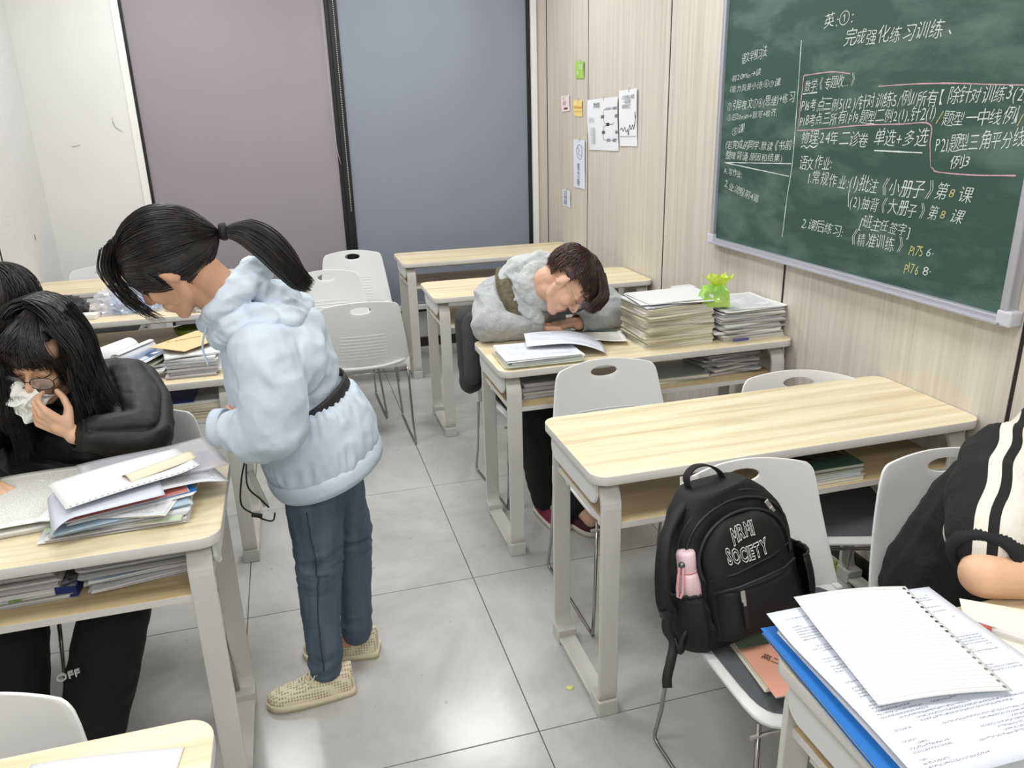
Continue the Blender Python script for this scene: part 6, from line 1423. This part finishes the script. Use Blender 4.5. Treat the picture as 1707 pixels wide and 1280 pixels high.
    for i in range(26):
        t = V3(Pp[min(i+1, 25)])-V3(Pp[max(0, i-1)]); t.normalize(); s = V3((.85, -.25, .3)); s = (s-t*s.dot(t)).normalized(); n_ = t.cross(s); rr.append([bm.verts.new(V3(Pp[i])+s*a*.030+n_*b*.010) for a, b in ((-1, -1), (1, -1), (1, 1), (-1, 1))])
    for a, b in zip(rr[:-1], rr[1:]):
        for k in range(4): bm.faces.new((a[k], a[(k+1) % 4], b[(k+1) % 4], b[k])).smooth = True
    bm.faces.new(rr[0][::-1]); bm.faces.new(rr[-1]); from_bm('vest_strap', bm, VS, root)
    me = blob('jacket_tail', [cap_((.20, .70, .78), (.165, .60, .58), .05, .035), cap_((.20, .80, .78), (.19, .76, .5), .06, .05)], .008, 3); folds(me, .006, (14, 14, 10), 3); link('jacket_tail', me, mat('dark_grey_cloth', (62, 62, 62), .9), root)
    TR = mat('black_trousers'); P = [cap_((.40, .78, .5), (.53, .78, .5), .125)]
    for h, k, a in ((hA, kA, aA), (hB, kB, aB)): P += [cap_(h, k, .095, .085), cap_(k, k.lerp(a, .5), .085, .08), cap_(k.lerp(a, .5), a, .08, .07)]
    me = blob('trousers', P, .007, 3); folds(me, .006, (9, 9, 12), 9, .7); link('trousers', me, TR, root)
    bm = bmesh.new(); tube(bm, [(.425, .285, .50), (.43, .28, .42), (.445, .272, .36)], [.012, .007, .003], 6, flat=.3); from_bm('trouser_print', bm, mat('print_white2'), root)
    shoe(root, aA+V3((-.01, .07, -.10)), aA+V3((.03, -.16, -.10)), (120, 36, 66), (206, 202, 190), 'shoe', 1.05, (230, 226, 220), False); shoe(root, aB+V3((-.02, .09, -.10)), aB+V3((.05, -.13, -.10)), (60, 22, 36), (206, 202, 190), 'shoe', 1.05, (230, 226, 220), False)
    # short tousled hair radiating from the whorl
    HM = mat_hair('hair_reddish', (42, 24, 23), (84, 50, 44), .42)
    keep = lambda p: (p.z > .050 or p.y < .012) and not (p.z < .0 and p.y > -.05) and p.z > -.080 and not (abs(p.x) > .055 and p.z < .018 and p.y > -.035)
    hair_cap('hair_base', M3, O, sc, HM, root, keep, (.084, .106, .095)); rg = np.random.default_rng(8); M_ = np.array(M3); O_ = np.array(O); c0 = np.array((0, -.017, .037)); rad = np.array((.084, .106, .096)); paths = []
    wh = np.array((.1, -.45, .9)); wh /= np.linalg.norm(wh); e1 = np.cross(wh, (1, 0, 0)); e1 /= np.linalg.norm(e1); e2 = np.cross(wh, e1)
    for i in range(2600):
        az = rg.uniform(0, 2*math.pi); st = rg.uniform(0, 1.25)**1.0; d = e1*math.cos(az)+e2*math.sin(az); ln_ = rg.uniform(.45, .95); t = np.linspace(0, 1, 12); tw = rg.normal()*.18; lift = rg.uniform(.02, .16)
        th = st+t*ln_; dd = d[None]*np.cos(tw*t)[:, None]+np.cross(wh, d)[None]*np.sin(tw*t)[:, None]
        u = wh[None]*np.cos(th)[:, None]+dd*np.sin(th)[:, None]; q = u*rad*(1+lift*np.sin(t*1.9))[:, None]+c0
        if not keep(Vector(q[0])): continue
        if np.any((np.abs(q[:, 0]) > .058) & (q[:, 2] < .030) & (q[:, 1] > -.040)) and rg.random() < .97: continue
        e = q[-1]
        if (e[2] < -.03 and e[1] > -.05) or (e[1] > .05 and e[2] < .02 and abs(e[0]) < .05): 
            if rg.random() < .8: continue
        q = q*sc @ M_.T+O_; q[:, 2] -= .020*t**2*(q[:, 0] > O.x+.05); paths.append(q)
    for k, (bx, by) in enumerate(((-.05, .02), (-.025, .045), (0, .055), (.025, .05), (.05, .03))):
        paths += lock([L(bx*.7, by*.5, .132), L(bx, .085+by*.3, .110), L(bx*1.1, .118, .075), L(bx*1.15, .128, .045), L(bx*1.2, .126, .02)], [.022, .024, .022, .018, .012], 90, 20+k, tuple(M3 @ V3((1, 0, 0))), tuple(M3 @ V3((0, .5, .5))), 14, .004, .4)
    strands('hair', paths, .0013, HM, root); settle(root)
boy()
# ============================================================ student at the right edge
def right_student():
    root = empty('person', (1.0, -1.24, 0)); tag(root, 'person at the right edge in black sweater with white striped sleeves, forearm on desk', 'person', 'people in the classroom')
    sc = 1.0; O = V3((1.19, -1.46, 1.05)); M3 = frame3((-.1, -.75, -.65), (.3, -.55, .8)); L = lambda x, y, z: M3 @ (V3((x, y, z))*sc)+O
    nb = V3((1.11, -1.34, .96)); P = xf(head_prims(sc), M3, O)+[cap_(L(0, -.04, -.05), nb, .054, .06)]
    sA, sB = V3((.935, -1.27, .875)), V3((1.20, -1.28, .90)); eA, eB = V3((.645, -1.50, .803)), V3((1.22, -1.60, .80)); wA, wB = V3((.90, -1.590, .790)), V3((1.10, -1.68, .79))
    P += [cap_(sA, sB, .065), cap_(nb, (1.0, -1.25, .72), .08, .12), cap_((1.0, -1.25, .72), (.97, -1.20, .52), .12, .13)]
    hA, kA, aA = V3((.89, -1.24, .47)), V3((.87, -1.62, .48)), V3((.86, -1.66, .10)); hB, kB, aB = V3((1.06, -1.24, .47)), V3((1.10, -1.62, .48)), V3((1.10, -1.68, .10))
    P += [cap_(sA, eA, .05, .042), cap_(eA, eA.lerp(wA, .4), .044, .040), cap_(eA.lerp(wA, .4), wA, .040, .027), cap_(sB, eB, .05, .04), cap_(eB, wB, .038, .027)]
    for h, k, a in ((hA, kA, aA), (hB, kB, aB)): P += [cap_(h, k, .075, .05), cap_(k, a, .048, .033), cap_(a, a+V3((0, -.1, -.045)), .032, .024)]
    P += hand(wA, (.95, -.3, 0), (0, 0, -1), (.3, .9, 0), (20, 30, 20)); P += hand(wB, (-.8, -.5, 0), (0, 0, -1), (-.5, .8, 0), (20, 30, 20))
    person_body(root, P, .0045, M3, O, sc, skin('skin_right', (226, 180, 146)), mat('lip_girl')); face_marks(root, M3, O, sc, (34, 28, 28))
    P = [cap_((1.04, -1.30, .90), (.98, -1.25, .72), .125, .165), cap_((.98, -1.25, .72), (.95, -1.19, .50), .165, .180), cap_(sA+V3((.02, .0, 0)), sB, .098), cap_(sA, (.795, -1.375, .865), .098, .094), cap_((.795, -1.375, .865), (.70, -1.445, .845), .094, .074), cap_((.70, -1.445, .845), (.694, -1.450, .842), .074, .070), cap_(sB, eB+V3((0, 0, .02)), .09, .07), cap_((1.04, -1.31, .925), (1.15, -1.33, .935), .078), cap_((1.10, -1.35, .96), (1.13, -1.37, .975), .062)]
    me = blob('sweater', P, .0065, 4); folds(me, .006, (8, 8, 14), 16, .8, .0012, (26, 26, 26))
    A, B = V3((.955, -1.25, .885)), V3((.665, -1.475, .83)); d = (B-A).normalized(); e = V3((.75, -.62, .10)); e = (e-d*e.dot(d)).normalized()
    at = me.attributes.new('across_sleeve', 'FLOAT', 'POINT'); vals = []
    for v in me.vertices:
        c = v.co; t = (c-A).dot(d); w_ = (c-A-d*t).dot(e)
        vals.append(w_+.003*math.sin(t*40) if c.z > .66 and c.y < -1.20 else -1.0)
    at.data.foreach_set('value', vals)
    mk = mat('sweater_black', (20, 20, 22), .9, bump=.3, bscale=90, crease=.4, cscale=9); mw = mat('sweater_white', (226, 221, 210), .85, bump=.3, bscale=90)
    ms = mat('sweater_striped', (20, 20, 21), .9, bump=.3, bscale=90, crease=.4, cscale=9); nt = ms.node_tree; an = nt.nodes.new('ShaderNodeAttribute'); an.attribute_name = 'across_sleeve'
    rp = nt.nodes.new('ShaderNodeValToRGB'); mr = nt.nodes.new('ShaderNodeMapRange'); mr.inputs['From Min'].default_value = -.1; mr.inputs['From Max'].default_value = .1; nt.links.new(an.outputs['Fac'], mr.inputs['Value']); nt.links.new(mr.outputs[0], rp.inputs[0])
    rp.color_ramp.interpolation = 'CONSTANT'; ee = rp.color_ramp.elements; bl, wh = (*srgb((20, 20, 21)), 1), (*srgb((224, 219, 208)), 1); ee[0].position = 0; ee[0].color = bl; ee[1].position = .41; ee[1].color = wh
    q = ee.new(.52); q.color = bl; q = ee.new(.61); q.color = wh
    nt.links.new(rp.outputs[0], nt.nodes['Principled BSDF'].inputs['Base Color']); me.materials.append(ms)
    link('sweater', me, None, root)
    d2 = (eA-sA).normalized(); cpos = V3((.668, -1.474, .829))
    shell_tube('cuff_ring', [ringpts(cpos-d2*(.030-o_), d2, .070+r_, .066+r_, 32) for o_, r_ in ((-.030, -.002), (-.026, .004), (-.014, .004), (-.010, -.002))], mw, root, .004)
    CU = mat('cuff_ribbed', (30, 31, 35), .9); rings = []
    for o_, r_ in ((-.012, .0), (-.004, .004), (.015, .003), (.035, .0), (.048, -.005), (.052, -.012), (.044, -.018)):
        rp = ringpts(cpos-d2*(.030-o_), d2, .061+r_, .058+r_, 96); c = sum(rp, Vector())/96; rings.append([c+(p-c)*(1+.018*(k % 2)) for k, p in enumerate(rp)])
    shell_tube('cuff', rings, CU, root, .003)
    TR = mat('black_trousers'); P = [cap_((.90, -1.21, .50), (1.05, -1.21, .50), .125)]
    for h, k, a in ((hA, kA, aA), (hB, kB, aB)): P += [cap_(h, k, .092, .078), cap_(k, a, .076, .06)]
    link('trousers', blob('trousers', P, .008, 3), TR, root)
    for a in (aA, aB): shoe(root, a+V3((0, .07, -.10)), a+V3((0, -.16, -.10)), (220, 218, 214), (232, 230, 226), 'shoe', 1.0, None, False)
    HM = mat('hair_black2'); C = O+V3((0, .03, .03)); strands('hair', drape(C, .105, 700, 31, (-50, 230), lambda a: .10, (.03, .05), (0, 0), 16, .0, 96, .02, .004), .0014, HM, root)
    hair_cap('hair_base', M3, O, sc, HM, root, lambda p: (p.z > .052 or p.y < .02) and p.z > -.09 and not (p.z < -.02 and p.y > -.04)); settle(root)
right_student()
# ============================================================ hidden student behind the one in glasses
def hidden_student():
    root = empty('person', (-1.64, 1.0, 0)); tag(root, 'person hidden at the left edge, only black hair showing behind the student in glasses', 'person', 'people in the classroom')
    sc = 1.0; O = V3((-1.600, .90, .985)); M3 = frame3((.05, -.6, -.8), (.0, -.8, .6)); L = lambda x, y, z: M3 @ (V3((x, y, z))*sc)+O
    nb = V3((-1.62, 1.0, .93)); sA, sB = V3((-1.46, 1.02, .87)), V3((-1.78, 1.02, .87)); eA, eB = V3((-1.42, .80, .815)), V3((-1.82, .80, .815)); wA, wB = V3((-1.56, .70, .80)), V3((-1.68, .70, .80))
    P = xf(head_prims(sc), M3, O)+[cap_(L(0, -.04, -.05), nb, .054, .06), cap_(sA, sB, .065), cap_(nb, (-1.63, 1.08, .72), .08, .12), cap_((-1.63, 1.08, .72), (-1.64, 1.12, .52), .12, .13)]
    hA, kA, aA = V3((-1.55, 1.08, .47)), V3((-1.54, .68, .48)), V3((-1.54, .64, .10)); hB, kB, aB = V3((-1.72, 1.08, .47)), V3((-1.74, .68, .48)), V3((-1.74, .64, .10))
    for s, e, w_ in ((sA, eA, wA), (sB, eB, wB)): P += [cap_(s, e, .045, .036), cap_(e, w_, .034, .025)]
    for h, k, a in ((hA, kA, aA), (hB, kB, aB)): P += [cap_(h, k, .07, .05), cap_(k, a, .048, .03), cap_(a, a+V3((0, -.1, -.045)), .03, .022)]
    P += hand(wA, (-.7, -.6, 0), (0, 0, -1), (-.6, .7, 0), (20, 30, 20)); P += hand(wB, (.7, -.6, 0), (0, 0, -1), (.6, .7, 0), (20, 30, 20))
    person_body(root, P, .006, M3, O, sc, mat('skin_woman'), mat('lip_woman')); face_marks(root, M3, O, sc, (34, 28, 28))
    P = [cap_((-1.62, 1.02, .88), (-1.63, 1.08, .68), .12, .15), cap_((-1.63, 1.08, .68), (-1.64, 1.10, .52), .15, .16), cap_(sA, sB, .085), cap_(sA, eA+V3((0, 0, .015)), .08, .07), cap_(eA+V3((0, 0, .015)), wA+V3((.03, 0, .01)), .07, .045), cap_(sB, eB+V3((0, 0, .015)), .08, .07), cap_(eB+V3((0, 0, .015)), wB+V3((-.03, 0, .01)), .07, .045)]
    me = blob('coat', P, .009, 3); folds(me, .008, (9, 9, 12), 3, .7); link('coat', me, mat('black_puffer'), root)
    P = [cap_((-1.58, 1.08, .50), (-1.70, 1.08, .50), .12)]
    for h, k, a in ((hA, kA, aA), (hB, kB, aB)): P += [cap_(h, k, .09, .075), cap_(k, a, .075, .06)]
    link('trousers', blob('trousers', P, .009, 3), mat('black_trousers'), root)
    for a in (aA, aB): shoe(root, a+V3((0, .07, -.10)), a+V3((0, -.16, -.10)), (30, 30, 32), (40, 40, 42), 'shoe', 1.0, None, False)
    C = O+V3((0, .02, .02)); HM = mat('hair_black2'); strands('hair', drape(C, .112, 1000, 41, (0, 360), lambda a: .03 if 250 < (a % 360) < 290 else .07, (.02, .02), (0, 0), 16, .02, 100, .022, .008), .0016, HM, root)
    hair_cap('hair_base', M3, O, sc, HM, root, lambda p: (p.z > .052 or p.y < .02) and p.z > -.09 and not (p.z < -.02 and p.y > -.04)); settle(root)
hidden_student()
